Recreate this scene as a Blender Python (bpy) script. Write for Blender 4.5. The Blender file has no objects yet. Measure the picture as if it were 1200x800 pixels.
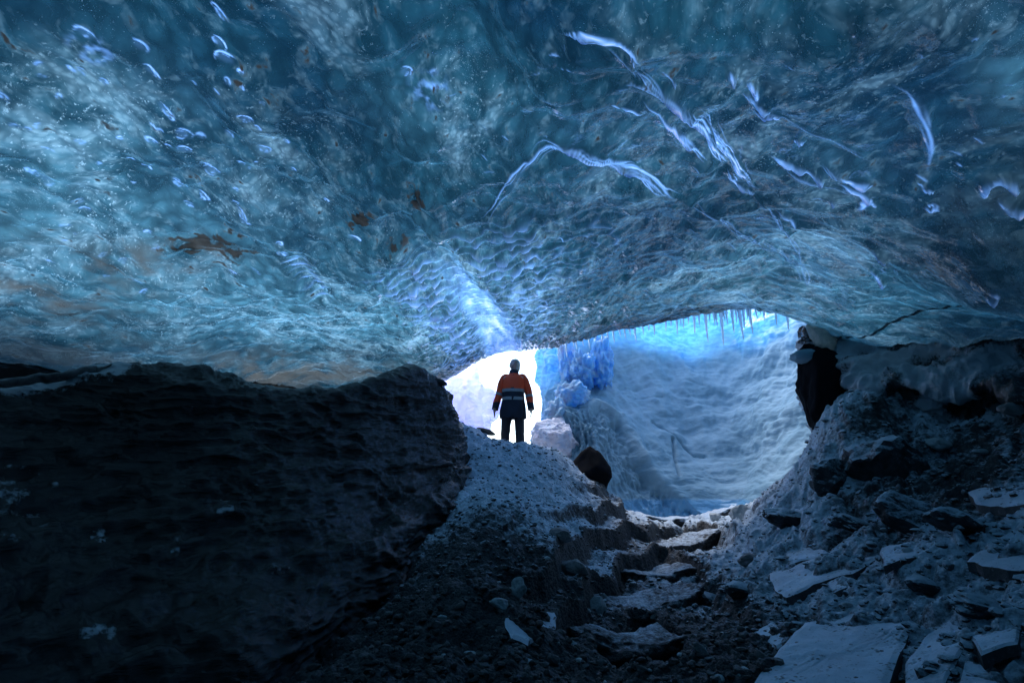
import bpy, bmesh, math, random
import numpy as np
from mathutils import Vector, Matrix
R = math.radians
random.seed(7)
rng = np.random.default_rng(11)
SC = bpy.context.scene
COL = SC.collection

# ------------------------------------------------------------------ camera
PITCH = R(14.9); CP, SP = math.cos(PITCH), math.sin(PITCH); FPX = 600.0
cam_d = bpy.data.cameras.new('camera'); cam = bpy.data.objects.new('camera', cam_d); COL.objects.link(cam)
cam_d.sensor_width = 36; cam_d.lens = 18; cam_d.clip_start = 0.05; cam_d.clip_end = 2000
cam.location = (0, 0, 0); cam.rotation_euler = (math.pi/2 + PITCH, 0, 0)
SC.camera = cam

def ray(px, py):
    dx = (px-600)/FPX; dz = (400-py)/FPX
    return np.array([dx, CP-SP*dz, SP+CP*dz])
def P(px, py, Y):          # survey helper: bearing + forward distance -> world point
    d = ray(px, py); return d*(Y/d[1])
def PZ(px, py, z):
    d = ray(px, py); return d*(z/d[2])

# ------------------------------------------------------------------ noise
_perm = rng.permutation(256).astype(np.int64); _perm = np.concatenate([_perm, _perm, _perm])
_g = rng.normal(size=(256, 3)); _g /= np.linalg.norm(_g, axis=1)[:, None]
def perlin(p):
    p = np.asarray(p, dtype=np.float64)
    i = np.floor(p).astype(np.int64); f = p-i; i &= 255
    u = f*f*f*(f*(f*6-15)+10)
    out = 0
    for dx in (0, 1):
        wx = u[..., 0] if dx else 1-u[..., 0]
        for dy in (0, 1):
            wy = u[..., 1] if dy else 1-u[..., 1]
            for dz in (0, 1):
                wz = u[..., 2] if dz else 1-u[..., 2]
                h = _perm[_perm[_perm[(i[..., 0]+dx) & 255]+((i[..., 1]+dy) & 255)]+((i[..., 2]+dz) & 255)]
                g = _g[h]
                d = g[..., 0]*(f[..., 0]-dx)+g[..., 1]*(f[..., 1]-dy)+g[..., 2]*(f[..., 2]-dz)
                out = out+wx*wy*wz*d
    return out*1.5
def fbm(p, o=4, lac=2.03, gain=0.5, ridged=False):
    a, s, out = 1.0, 1.0, 0
    for k in range(o):
        n = perlin(p*s+k*17.3)
        if ridged: n = 1-2*np.abs(n)
        out = out+a*n; a *= gain; s *= lac
    return out
_cr = rng.random((256, 3))
def worley(p):
    p = np.asarray(p, dtype=np.float64)
    i = np.floor(p).astype(np.int64); f = p-i
    f1 = np.full(p.shape[:-1], 9.0); f2 = f1.copy(); idn = np.zeros(p.shape[:-1])
    for dx in (-1, 0, 1):
        for dy in (-1, 0, 1):
            for dz in (-1, 0, 1):
                h = _perm[_perm[_perm[(i[..., 0]+dx) & 255]+((i[..., 1]+dy) & 255)]+((i[..., 2]+dz) & 255)]
                c = _cr[h]
                d = (c[..., 0]+dx-f[..., 0])**2+(c[..., 1]+dy-f[..., 1])**2+(c[..., 2]+dz-f[..., 2])**2
                m = d < f1
                f2 = np.where(m, f1, np.minimum(f2, d)); idn = np.where(m, c[..., 0], idn); f1 = np.where(m, d, f1)
    return np.sqrt(f1), np.sqrt(f2), idn
def sstep(a, b, x):
    t = np.clip((x-a)/(b-a), 0, 1); return t*t*(3-2*t)

class RBF:                 # thin plate spline z(x, y)
    def __init__(s, pts, lam=0.02):
        pts = np.array(pts, float); s.c = pts[:, :2]; n = len(pts)
        K = s.k(s.c, s.c)+lam*np.eye(n)
        Pm = np.c_[np.ones(n), s.c]
        A = np.block([[K, Pm], [Pm.T, np.zeros((3, 3))]])
        s.w = np.linalg.solve(A, np.r_[pts[:, 2], 0, 0, 0])
    def k(s, a, b):
        d2 = ((a[:, None, :]-b[None])**2).sum(-1)+1e-9
        return 0.5*d2*np.log(d2)
    def __call__(s, x, y):
        x = np.asarray(x, float); sh = x.shape; q = np.c_[x.ravel(), np.asarray(y, float).ravel()]
        out = np.empty(len(q))
        for i in range(0, len(q), 20000):
            b = q[i:i+20000]; out[i:i+20000] = s.k(b, s.c)@s.w[:-3]+s.w[-3]+b@s.w[-2:]
        return out.reshape(sh)

def polydist(x, y, pts):   # distance to a plan polyline, arc length along it
    pts = np.array(pts, float)[:, :2]; best = np.full(x.shape, 1e9); arc = np.zeros(x.shape); side = np.zeros(x.shape); s0 = 0
    for a, b in zip(pts[:-1], pts[1:]):
        d = b-a; L = math.hypot(*d)+1e-9
        t = np.clip(((x-a[0])*d[0]+(y-a[1])*d[1])/L/L, 0, 1)
        ex, ey = x-a[0]-t*d[0], y-a[1]-t*d[1]
        r = np.hypot(ex, ey); m = r < best
        best = np.where(m, r, best); arc = np.where(m, s0+t*L, arc)
        side = np.where(m, np.sign(d[0]*ey-d[1]*ex)*r, side); s0 += L
    return best, arc, side, s0
def dense(pts, n=8):       # Catmull-Rom through points
    p = np.array(pts, float); p = np.vstack([2*p[0]-p[1], p, 2*p[-1]-p[-2]]); out = []
    for i in range(1, len(p)-2):
        for t in np.linspace(0, 1, n, endpoint=False):
            out.append(0.5*((2*p[i])+(-p[i-1]+p[i+1])*t+(2*p[i-1]-5*p[i]+4*p[i+1]-p[i+2])*t*t+(-p[i-1]+3*p[i]-3*p[i+1]+p[i+2])*t**3))
    out.append(p[-2]); return np.array(out)
def resample(A, n, axis=0):  # Catmull-Rom along an axis, chord lengths ignored
    A = np.moveaxis(np.asarray(A, float), axis, 0); m = len(A)
    Q = np.concatenate([(2*A[0]-A[1])[None], A, (2*A[-1]-A[-2])[None]])
    t = np.linspace(0, m-1-1e-9, n); i = t.astype(int); f = (t-i).reshape((-1,)+(1,)*(A.ndim-1))
    a, b, c, d = Q[i], Q[i+1], Q[i+2], Q[i+3]
    return np.moveaxis(0.5*(2*b+(c-a)*f+(2*a-5*b+4*c-d)*f*f+(3*b-a-3*c+d)*f**3), 0, axis)

# ------------------------------------------------------------------ mesh helpers
def link(o, parent=None):
    COL.objects.link(o)
    if parent: o.parent = parent
    return o
def tag(o, label=None, cat=None, group=None, kind=None):
    if cat and not kind: kind = 'thing'
    if label: o['label'] = label
    if cat: o['category'] = cat
    if group: o['group'] = group
    if kind: o['kind'] = kind
    return o
def mesh_obj(name, V, F, mat, parent=None, attrs=None, smooth=True, fmats=None):
    V = np.asarray(V, np.float32); F = np.asarray(F, np.int32)
    me = bpy.data.meshes.new(name); k = F.shape[1]
    me.vertices.add(len(V)); me.vertices.foreach_set('co', V.ravel())
    me.loops.add(F.size); me.loops.foreach_set('vertex_index', F.ravel())
    me.polygons.add(len(F)); me.polygons.foreach_set('loop_start', np.arange(0, F.size, k, dtype=np.int32))
    me.polygons.foreach_set('loop_total', np.full(len(F), k, np.int32))
    me.update(); me.validate()
    me.polygons.foreach_set('use_smooth', np.full(len(me.polygons), smooth))
    for a, v in (attrs or {}).items():
        v = np.asarray(v, np.float32)
        if v.ndim == 1: me.attributes.new(a, 'FLOAT', 'POINT').data.foreach_set('value', v)
        else: me.attributes.new(a, 'FLOAT_VECTOR', 'POINT').data.foreach_set('vector', v.ravel())
    for m in (mat if isinstance(mat, (list, tuple)) else [mat]): me.materials.append(m)
    if fmats is not None: me.polygons.foreach_set('material_index', np.asarray(fmats, np.int32))
    return link(bpy.data.objects.new(name, me), parent)
def grid_faces(nu, nv, flip=False, wrap=False):
    i = np.arange(nu if wrap else nu-1)[:, None]; j = np.arange(nv-1)[None]
    i2 = (i+1) % nu
    a, b, c, d = i*nv+j, i2*nv+j, i2*nv+j+1, i*nv+j+1
    F = np.stack([a, b, c, d], -1).reshape(-1, 4)
    return F[:, ::-1] if flip else F
def grid_obj(name, G, mat, flip=False, attrs=None, wrap=False, parent=None, fmats=None):
    nu, nv = G.shape[:2]
    at = {k: (v.reshape(-1) if v.ndim == 2 else v.reshape(-1, 3)) for k, v in (attrs or {}).items()}
    return mesh_obj(name, G.reshape(-1, 3), grid_faces(nu, nv, flip, wrap), mat, parent, at, fmats=fmats)
def gnormals(G):
    du = np.gradient(G, axis=0); dv = np.gradient(G, axis=1)
    n = np.cross(du, dv); n /= np.linalg.norm(n, axis=-1, keepdims=True)+1e-9
    return n
def bm_obj(name, bm, mat, parent=None, smooth=True):
    me = bpy.data.meshes.new(name); bm.to_mesh(me); bm.free()
    for m in (mat if isinstance(mat, (list, tuple)) else [mat]): me.materials.append(m)
    for p in me.polygons: p.use_smooth = smooth
    return link(bpy.data.objects.new(name, me), parent)
def empty(name, loc, rz=0):
    o = bpy.data.objects.new(name, None); o.location = loc; o.rotation_euler = (0, 0, rz); o.empty_display_size = .2
    return link(o)

# ------------------------------------------------------------------ materials
class MT:
    def __init__(s, name):
        s.m = bpy.data.materials.new(name); s.m.use_nodes = True; s.t = s.m.node_tree; s.t.nodes.clear()
        s.out = s.n('ShaderNodeOutputMaterial')
    def n(s, typ, ins=None, **kw):
        nd = s.t.nodes.new(typ)
        for k, v in kw.items(): setattr(nd, k, v)
        for k, v in (ins or {}).items():
            sk = nd.inputs[k]
            if isinstance(v, bpy.types.NodeSocket): s.t.links.new(v, sk)
            elif isinstance(v, bpy.types.Node): s.t.links.new(v.outputs[0], sk)
            else: sk.default_value = v
        return nd
    def attr(s, name, vec=False):
        a = s.n('ShaderNodeAttribute', attribute_name=name); return a.outputs['Vector'] if vec else a.outputs['Fac']
    def pos(s): return s.n('ShaderNodeNewGeometry').outputs['Position']
    def mp(s, v, scale=(1, 1, 1), rot=(0, 0, 0)): return s.n('ShaderNodeMapping', {'Vector': v, 'Scale': scale, 'Rotation': rot}).outputs[0]
    def noise(s, v, scale, detail=6, rough=.55, dist=0.0, col=False):
        nd = s.n('ShaderNodeTexNoise', {'Vector': v, 'Scale': scale, 'Detail': detail, 'Roughness': rough, 'Distortion': dist})
        return nd.outputs['Color' if col else 0]
    def vor(s, v, scale, feature='F1', out=0, rnd=1.0):
        return s.n('ShaderNodeTexVoronoi', {'Vector': v, 'Scale': scale, 'Randomness': rnd}, feature=feature).outputs[out]
    def rmp(s, v, a, b, lo=0.0, hi=1.0, smooth=True):
        return s.n('ShaderNodeMapRange', {'Value': v, 'From Min': a, 'From Max': b, 'To Min': lo, 'To Max': hi}, interpolation_type='SMOOTHSTEP' if smooth else 'LINEAR').outputs[0]
    def m2(s, op, a, b=0.0, clamp=False):
        return s.n('ShaderNodeMath', {0: a, 1: b}, operation=op, use_clamp=clamp).outputs[0]
    def mix(s, f, a, b, mode='MIX'):
        nd = s.n('ShaderNodeMix', data_type='RGBA', blend_type=mode)
        for k, v in ((0, f), (6, a), (7, b)):
            if isinstance(v, bpy.types.NodeSocket): s.t.links.new(v, nd.inputs[k])
            else: nd.inputs[k].default_value = v if k == 0 else (tuple(v)+(1,) if len(v) == 3 else v)
        return nd.outputs[2]
    def bump(s, h, strength=.5, dist=.02, normal=None):
        ins = {'Height': h, 'Strength': strength, 'Distance': dist}
        if normal is not None: ins['Normal'] = normal
        return s.n('ShaderNodeBump', ins).outputs[0]
    def bsdf(s, **kw):
        ins = {k.replace('_', ' '): (v+(1,) if isinstance(v, tuple) and len(v) == 3 and 'Radius' not in k else v) for k, v in kw.items()}
        return s.n('ShaderNodeBsdfPrincipled', ins).outputs[0]
    def finish(s, sh): s.t.links.new(sh, s.out.inputs['Surface']); return s.m

def mat_ice_ceiling():
    t = MT('glacier_ice'); fl = t.attr('flow', True); ps = t.pos()
    wob = t.noise(ps, 1.3, 3, .5, col=True)
    flw = t.n('ShaderNodeVectorMath', {0: fl, 1: t.n('ShaderNodeVectorMath', {0: wob, 1: (.22, .22, .22)}, operation='MULTIPLY').outputs[0]}, operation='ADD').outputs[0]
    big = t.noise(ps, .55, 4, .55)
    streak = t.noise(t.mp(flw, (4.2, 1.3, 1.0)), 1.7, 4, .58, .15)
    fine = t.noise(t.mp(flw, (9, 3.2, 3)), 2.2, 3, .60, .2)
    clump = t.noise(t.mp(flw, (1.6, .7, 1)), 1.5, 4, .56, .25)
    cell = t.vor(t.mp(flw, (11, 5.5, 0)), 1.6)
    cell2 = t.vor(t.mp(flw, (11, 6.5, 0)), 4.1)
    # ice body colour: clear deep ice to bubbly pale ice
    pale = t.m2('MULTIPLY', t.rmp(clump, .48, .64), t.rmp(streak, .42, .60), True)
    pale = t.m2('ADD', pale, t.m2('MULTIPLY', t.rmp(fine, .52, .66), .45), True)
    thin = t.attr('thin'); frost = t.attr('frost'); sed = t.attr('sed')  # on the ceiling, frost mostly carries painted glints of ridges, trough and drops
    pale = t.m2('MULTIPLY', pale, t.m2('ADD', .35, t.m2('MULTIPLY', thin, .8)), True)
        # bubbles
    bub = t.vor(ps, 48); bub = t.m2('MULTIPLY', t.m2('LESS_THAN', bub, .10), t.rmp(t.noise(ps, 3.1, 3), .52, .66))
    bub2 = t.m2('MULTIPLY', t.m2('LESS_THAN', t.vor(ps, 110), .13), t.rmp(t.noise(ps, 2.1, 4), .54, .68))
    bub = t.m2('MAXIMUM', bub, bub2)
    hue = t.mix(t.rmp(big, .35, .65), (.0035, .023, .043), (.009, .050, .070))
    tr = t.mix(t.m2('MULTIPLY', thin, t.rmp(streak, .35, .62, .45, 1.0)), hue, (.066, .195, .240))
    tr = t.mix(t.rmp(fine, .36, .52), t.mix(.22, tr, (.001, .006, .012)), tr)
    tr = t.mix(t.rmp(cell, .15, .75, 0, .65), tr, t.mix(.7, tr, (.001, .005, .01)))
    tr = t.mix(t.m2('MULTIPLY', pale, t.rmp(cell2, .75, .2, .35, 1.0)), tr, (.19, .335, .375))
    tr = t.mix(t.rmp(frost, 0, .6), tr, (.16, .34, .62)); tr = t.mix(t.rmp(frost, .45, 1.0), tr, (.70, .76, .98))  # reflections of the opening painted as blue-white with a white core
    gl = t.m2('MULTIPLY', t.rmp(t.noise(t.mp(flw, (16, 9, 4)), 5.0, 3, .7), .58, .68), t.m2('MULTIPLY', t.rmp(clump, .42, .56), t.m2('ADD', .15, thin)), True)
    tr = t.mix(gl, tr, (.27, .44, .50))
    tr = t.mix(t.m2('MULTIPLY', bub, .6), tr, (.22, .36, .45))
    dirt = t.rmp(t.m2('ADD', sed, t.m2('MULTIPLY', t.m2('SUBTRACT', fine, .5), 3.2)), .45, .75)
    dirt2 = t.m2('MULTIPLY', t.rmp(t.noise(t.mp(flw, (5, 1.0, 1)), 1.3, 7, .65, .6), .57, .70), t.m2('ADD', .12, t.attr('silt')))
    dirt = t.m2('MAXIMUM', dirt, t.m2('MULTIPLY', dirt2, .75, True))
    tr = t.mix(dirt, tr, t.mix(t.rmp(fine, .4, .6), (.0015, .0018, .0018), (.020, .021, .019)))
    darkn = t.attr('thick')
    sl = t.m2('MULTIPLY', t.m2('MULTIPLY', t.attr('silt'), .42), t.rmp(t.noise(t.mp(flw, (3, 1.2, 1)), 1.6, 4, .6), .38, .62), True)
    tr = t.mix(sl, tr, (.075, .080, .070))
    tr = t.mix(darkn, tr, (.0015, .006, .010))
    base = t.mix(pale, (.01, .025, .035), (.16, .24, .30)); base = t.mix(frost, base, (.35, .45, .6))  # painted glints lighten the base colour too
    base = t.mix(dirt, base, (.03, .028, .024)); base = t.mix(t.m2('MULTIPLY', bub, .6), base, (.7, .8, .9))
    h = t.m2('ADD', t.m2('ADD', t.m2('MULTIPLY', cell, -.35), t.m2('ADD', t.m2('MULTIPLY', cell2, -.14), t.m2('MULTIPLY', streak, .4))), t.m2('ADD', t.m2('MULTIPLY', fine, .35), t.m2('MULTIPLY', t.noise(ps, 26, 3, .6), .05)))
    nb = t.bump(h, .38, .05)
    pb = t.bsdf(Base_Color=base, Roughness=t.m2('ADD', t.rmp(t.noise(ps, 5, 3), .3, .7, .05, .16), t.m2('MULTIPLY', dirt, .4)), IOR=1.9, Normal=nb, Coat_Weight=1.0, Coat_Roughness=.04, Coat_IOR=1.5, Coat_Normal=nb)
    tl = t.n('ShaderNodeBsdfTranslucent', {'Color': tr, 'Normal': nb}).outputs[0]
    return t.finish(t.n('ShaderNodeAddShader', {0: t.n('ShaderNodeMixShader', {0: .35, 1: tl, 2: t.n('ShaderNodeBsdfTranslucent', {'Color': tr}).outputs[0]}).outputs[0], 1: pb}).outputs[0])

def mat_ground():
    t = MT('basalt_gravel'); ps = t.pos(); fr = t.attr('frost')
    n1 = t.noise(ps, 2.2, 8, .65); n2 = t.noise(ps, 19, 8, .7); v = t.vor(ps, 24); v2 = t.vor(ps, 60)
    rock = t.mix(n1, (.006, .007, .008), (.028, .032, .038)); rock = t.mix(t.rmp(t.vor(ps, 24, out=1), .55, 1.0, 0, .6), rock, (.10, .10, .10))
    ft = t.n('ShaderNodeSeparateXYZ', {0: t.n('ShaderNodeNewGeometry').outputs['Normal']}).outputs[2]
    am = t.m2('ADD', t.m2('MULTIPLY', fr, 1.25), t.m2('MULTIPLY', t.m2('SUBTRACT', n2, .5), 1.5))
    am = t.m2('ADD', am, t.m2('MULTIPLY', t.m2('SUBTRACT', n1, .5), 1.3))
    am = t.m2('ADD', am, t.m2('MULTIPLY', t.m2('SUBTRACT', ft, .75), .7))
    f = t.rmp(am, .32, .98)
    col = t.mix(f, rock, t.mix(n2, (.42, .50, .57), (.62, .71, .80)))
    col = t.mix(t.attr('snow'), col, (.75, .80, .85))
    h = t.m2('ADD', t.m2('MULTIPLY', v, -.5), t.m2('ADD', t.m2('MULTIPLY', v2, -.25), t.m2('MULTIPLY', n2, .6)))
    nb = t.bump(h, .9, .035)
    return t.finish(t.bsdf(Base_Color=col, Roughness=t.m2('SUBTRACT', .78, t.m2('MULTIPLY', n1, .3)), Normal=nb))

def mat_rock(name, c1, c2, rough=.35, frost=.0, spec=.5, strata=1.0):
    t = MT(name); ps = t.pos(); n1 = t.noise(ps, 2.0, 8, .62, .4); n2 = t.noise(t.mp(ps, (1, 1, 5)), 4, 9, .68, .6); n3 = t.noise(ps, 30, 6, .7)
    col = t.mix(t.rmp(n1, .35, .65), c1, c2)
    f = t.attr('frost')
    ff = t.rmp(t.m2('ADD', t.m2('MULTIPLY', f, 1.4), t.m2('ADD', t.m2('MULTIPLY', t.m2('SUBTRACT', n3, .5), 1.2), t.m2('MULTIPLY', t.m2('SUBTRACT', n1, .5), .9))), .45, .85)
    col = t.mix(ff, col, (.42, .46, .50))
    h = t.m2('ADD', t.m2('MULTIPLY', n2, strata), t.m2('MULTIPLY', n3, .25)); nb = t.bump(h, .8, .05)
    r = t.m2('ADD', rough, t.m2('MULTIPLY', t.m2('SUBTRACT', n1, .5), .5)); r = t.m2('ADD', r, t.m2('MULTIPLY', ff, .4), True)
    return t.finish(t.bsdf(Base_Color=col, Roughness=r, Normal=nb, Specular_IOR_Level=spec, Coat_Weight=.25, Coat_Roughness=.12, Coat_IOR=1.33, Coat_Normal=t.bump(n2, .35, .05)))

def mat_snow(name='packed_snow', a=(.15, .29, .37), b=(.27, .42, .50), bs=.35, bd=.07, ta=(.02, .28, .75), tb=(.25, .75, .98)):
    t = MT(name); ps = t.pos(); ic = t.attr('ice'); 
    n1 = t.noise(ps, 1.2, 7, .6); n2 = t.noise(t.mp(ps, (1, 1, 2.2)), 5, 7, .6, .4); n3 = t.noise(ps, 30, 5)
    col = t.mix(t.rmp(n1, .3, .7), a, b)
    col = t.mix(t.attr('dirt'), col, (.10, .10, .10))
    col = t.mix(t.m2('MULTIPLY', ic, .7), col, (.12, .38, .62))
    nb = t.bump(t.m2('ADD', n2, t.m2('MULTIPLY', n3, .12)), bs, bd)
    pb = t.bsdf(Base_Color=col, Roughness=t.m2('SUBTRACT', .8, t.m2('MULTIPLY', ic, .55)), Normal=nb)
    trc = t.mix(t.rmp(n2, .35, .65), ta, tb)
    pk = t.attr('pink'); trc = t.mix(pk, trc, (.85, .55, .50))
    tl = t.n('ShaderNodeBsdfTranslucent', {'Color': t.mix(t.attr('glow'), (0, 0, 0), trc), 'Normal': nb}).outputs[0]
    return t.finish(t.n('ShaderNodeAddShader', {0: tl, 1: pb}).outputs[0])

def mat_slab():
    t = MT('frosted_slab'); ps = t.pos(); n1 = t.noise(ps, 3.5, 8, .62); n2 = t.noise(ps, 28, 7, .7); v = t.vor(ps, 11)
    col = t.mix(t.rmp(n1, .3, .7), (.52, .57, .65), (.70, .76, .85))
    sp = t.m2('MULTIPLY', t.m2('LESS_THAN', v, .13), t.rmp(n1, .4, .6)); col = t.mix(sp, col, (.03, .03, .03))
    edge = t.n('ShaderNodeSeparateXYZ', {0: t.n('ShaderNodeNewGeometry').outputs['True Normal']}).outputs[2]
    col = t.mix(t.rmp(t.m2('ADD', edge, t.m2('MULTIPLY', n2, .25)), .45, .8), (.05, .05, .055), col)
    col = t.mix(t.rmp(n2, .56, .70), col, (.16, .17, .19)); gr = t.m2('MULTIPLY', t.rmp(t.noise(ps, 4.5, 6, .7), .50, .62), t.rmp(t.vor(ps, 34), .5, .2)); col = t.mix(gr, col, (.035, .036, .04))
    return t.finish(t.bsdf(Base_Color=col, Roughness=.6, Normal=t.bump(t.m2('ADD', n1, t.m2('MULTIPLY', n2, .4)), .7, .02)))

def mat_stone(name, a, b):
    t = MT(name); ps = t.pos(); n = t.noise(ps, 9, 8, .65)
    return t.finish(t.bsdf(Base_Color=t.mix(t.rmp(n, .3, .7), a, b), Roughness=.65, Normal=t.bump(t.noise(ps, 22, 7, .65), .8, .015)))
def mat_gravel(name, a, b):
    t = MT(name); ps = t.pos(); n = t.noise(ps, 9, 5, .65); n2 = t.noise(ps, 45, 5, .7)
    up = t.n('ShaderNodeSeparateXYZ', {0: t.n('ShaderNodeNewGeometry').outputs['Normal']}).outputs[2]
    am = t.m2('ADD', t.m2('MULTIPLY', t.attr('frost'), 1.3), t.m2('ADD', t.m2('MULTIPLY', t.m2('SUBTRACT', up, .55), .8), t.m2('MULTIPLY', t.m2('SUBTRACT', n2, .5), 1.2)))
    col = t.mix(t.rmp(am, .3, .95), t.mix(t.rmp(n, .3, .7), a, b), (.46, .55, .62))
    return t.finish(t.bsdf(Base_Color=col, Roughness=.65, Normal=t.bump(n2, .8, .015)))
def mat_plain(name, c, rough=.7, bump=0, scale=40, lo=.75, **kw):
    t = MT(name); ps = t.pos(); n = t.noise(ps, scale, 4)
    col = t.mix(n, tuple(x*lo for x in c), tuple(min(1, x*1.2) for x in c))
    return t.finish(t.bsdf(Base_Color=col, Roughness=rough, Normal=t.bump(n, bump, .01), **kw))
def mat_clear_ice(name='clear_ice', col=(.75, .9, 1.0), tr=.5):
    t = MT(name); ps = t.pos(); n = t.noise(ps, 14, 5)
    nb = t.bump(n, .4, .02)
    g = t.bsdf(Base_Color=col, Roughness=.12, IOR=1.31, Transmission_Weight=.75, Normal=nb)
    tl = t.n('ShaderNodeBsdfTranslucent', {'Color': tuple(c*.9 for c in col)+(1,)}).outputs[0]
    return t.finish(t.n('ShaderNodeMixShader', {0: tr, 1: g, 2: tl}).outputs[0])

M_ICE = mat_ice_ceiling(); M_GROUND = mat_ground(); M_SNOW = mat_snow(); M_BRIGHT = mat_snow('bright_ice', (.62, .60, .66), (.88, .86, .90), .9, .12, (.45, .58, .92), (.95, .93, 1.0)); M_SLAB = mat_slab()
M_BLACK = mat_rock('black_wet_rock', (.0012, .0016, .0024), (.0045, .0058, .0085), .20, spec=.28)
M_GLAZED = mat_rock('glazed_dark_rock', (.008, .008, .010), (.03, .03, .034), .22, strata=.3)
M_PALE = mat_stone('pale_stone', (.28, .31, .32), (.50, .53, .54))
M_MID = mat_stone('grey_stone', (.09, .09, .09), (.22, .22, .22))
M_GRAVD = mat_gravel('dark_gravel', (.012, .012, .013), (.05, .048, .045)); M_GRAVM = mat_gravel('grey_gravel', (.05, .05, .05), (.14, .14, .14))
M_DARKST = mat_stone('dark_stone', (.012, .012, .013), (.05, .048, .045))
M_PEAK = mat_plain('black_basalt', (.007, .008, .011), .95, .6, 12, Specular_IOR_Level=.08)
t_ = MT('cream_ice'); n_ = t_.noise(t_.pos(), 11, 5, .6)
M_FIN = t_.finish(t_.n('ShaderNodeMixShader', {0: .65, 1: t_.bsdf(Base_Color=t_.mix(n_, (.5, .56, .52), (.85, .88, .8)), Roughness=.3, Normal=t_.bump(n_, .8, .03)), 2: t_.n('ShaderNodeBsdfTranslucent', {'Color': t_.mix(t_.rmp(n_, .35, .65), (.55, .66, .60), (.98, .98, .88))}).outputs[0]}).outputs[0])
M_CICE = mat_clear_ice(); M_PICE = mat_clear_ice('pale_ice', (.85, .93, .9), .6)

# ------------------------------------------------------------------ ground height field
gp = [P(*a) for a in [
 (600,800,3.4),(560,740,3.9),(600,700,4.3),(640,640,5.4),(600,600,6.3),(600,550,7.8),(600,522,8.6),(560,512,9.0),(535,500,9.3),(650,533,9.2),(620,524,8.7),
 (580,600,6.2),(500,700,4.6),(450,760,4.0),(400,800,3.5),(540,620,6.0),(550,560,7.6),
 (675,552,9.1),(710,572,9.2),(680,600,7.4),(660,650,5.7),(650,720,4.6),(640,800,3.6),(735,598,9.3),
 (740,795,4.3),(720,740,5.2),(740,700,5.9),(790,700,5.9),(740,655,7.2),(800,655,7.2),(790,625,8.6),(780,608,9.6),(840,608,9.6),(790,760,4.8),
 (820,800,3.7),(820,740,4.6),(850,700,5.2),(850,650,6.6),(850,620,8.2),(870,606,9.3),(900,585,8.8),(935,560,8.0),(905,620,6.6),(960,525,7.4),
 (985,484,6.7),(1010,474,6.5),(1050,478,6.4),(1000,520,6.1),(1000,560,5.8),(1000,600,5.4),(940,610,6.4),(1070,520,5.9),(1085,560,5.5),
 (1100,500,6.0),(1200,495,5.2),(1100,560,5.2),(1200,560,4.3),(1100,610,4.5),(1200,600,3.95),(1190,640,3.6),(950,660,5.2),(1050,660,4.4),(1000,720,4.05),(900,750,4.2),
 (1000,800,3.3),(1200,720,3.15),(1200,800,2.8),(900,800,3.45),(1400,560,3.4),(1400,800,2.3),(1700,600,2.4)]]
gp += [(0,9.3,.37),(-.45,9.35,.33),(.45,9.3,.33)]
gp += [(-2,2,-1.25),(0,0,-1.35),(2,0,-1.3),(1,2,-1.3),(-4,0,-1.2),(5,0,-.6),(0,-5,-1.2),(-6,4,-1),(-7,9,-.5),(-3.5,7,-1.1),(8,4,1.0),(8,9,1.0),(6.5,7.2,.9),
 (0,10.6,.05),(-1.3,10.6,0),(0,13,-.4),(-3,12,.2),(1.6,10.8,-.9),(3.2,11.2,-1.4),(4.4,11,-1.6),(2.5,13,-1.6),(5,10,-1.3),(7,12,-.8),(0,20,-.6),(8,20,-.6),(-8,20,0),(0,40,-.8),(20,40,-.8),(-20,40,-.5),(-20,0,0),(20,0,0),(0,-20,-1)]
GR = RBF(gp, .01)
GULLY = dense([P(720,800,4.0), P(745,720,5.4), P(760,660,7.1), P(800,610,9.5)], 6)
def ground_base(x, y):
    z = GR(x, y)
    far = sstep(22, 45, np.hypot(x, y)); z = z*(1-far)+(-.9)*far
    return z
def ground_z(x, y, fine=True):
    x = np.asarray(x, float); y = np.asarray(y, float)
    z = ground_base(x, y)
    near = 1-sstep(14, 30, np.hypot(x, y))
    p = np.stack([x, y, np.zeros_like(x)], -1)
    d, s, side, L = polydist(x, y, GULLY)
    g = np.exp(-(d/1.05)**4)*sstep(3.8, 4.8, y)*(1-sstep(9.7, 10.3, y))
    # terraces cut across the gully
    wob = .14*fbm(p*1.3+5, 3)
    h = .30; q = (z+wob*.8+1.6)/h; fl = np.floor(q); fr = q-fl
    ter = (fl+np.where(fr < .72, fr*.06, .045+.955*sstep(.72, .92, fr)))*h-1.6-wob
    z = z+(ter-z)*g*1.0
    global TREAD; TREAD = g*sstep(.72, .60, fr)*(1-.0*fr)
    z = z+near*(.10*fbm(p*.9, 3)*(1-.6*g)+.055*fbm(p*2.3+9, 4, ridged=True)*(1-.8*g))
    # rocky right-hand slope
    rk = sstep(1.4, 2.6, x-.12*(y-5))*sstep(2.2, 3.2, y)*(1-sstep(8.6, 10, y))
    f1, f2, idn = worley(p*np.array([1.9, 1.5, 1])+fbm(p*1.7, 2)[..., None]*.25)
    z = z+near*rk*(.13*(idn-.5)*sstep(0, .28, f2-f1)-.07*(1-sstep(0, .16, f2-f1)))
    mb = np.exp(-((x-4.0)**2/.9**2+(y-6.1)**2/.9**2))
    z = z+mb*(.10+.26*fbm(p*np.array([1.6, 1.6, 1])+11, 4, ridged=True)*.5)
    if fine:
        f1b, f2b, idb = worley(p*6.0)
        z = z+near*(.055*(idb-.4)*sstep(0, .3, f2b-f1b)*(.45+.75*rk))
        f1c, f2c, idc = worley(p*17.0+3)
        z = z+near*(.024*(idc)*(1-f1c))+near*.03*fbm(p*7, 4)
    return z
def mound_x(y): return 0
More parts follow.
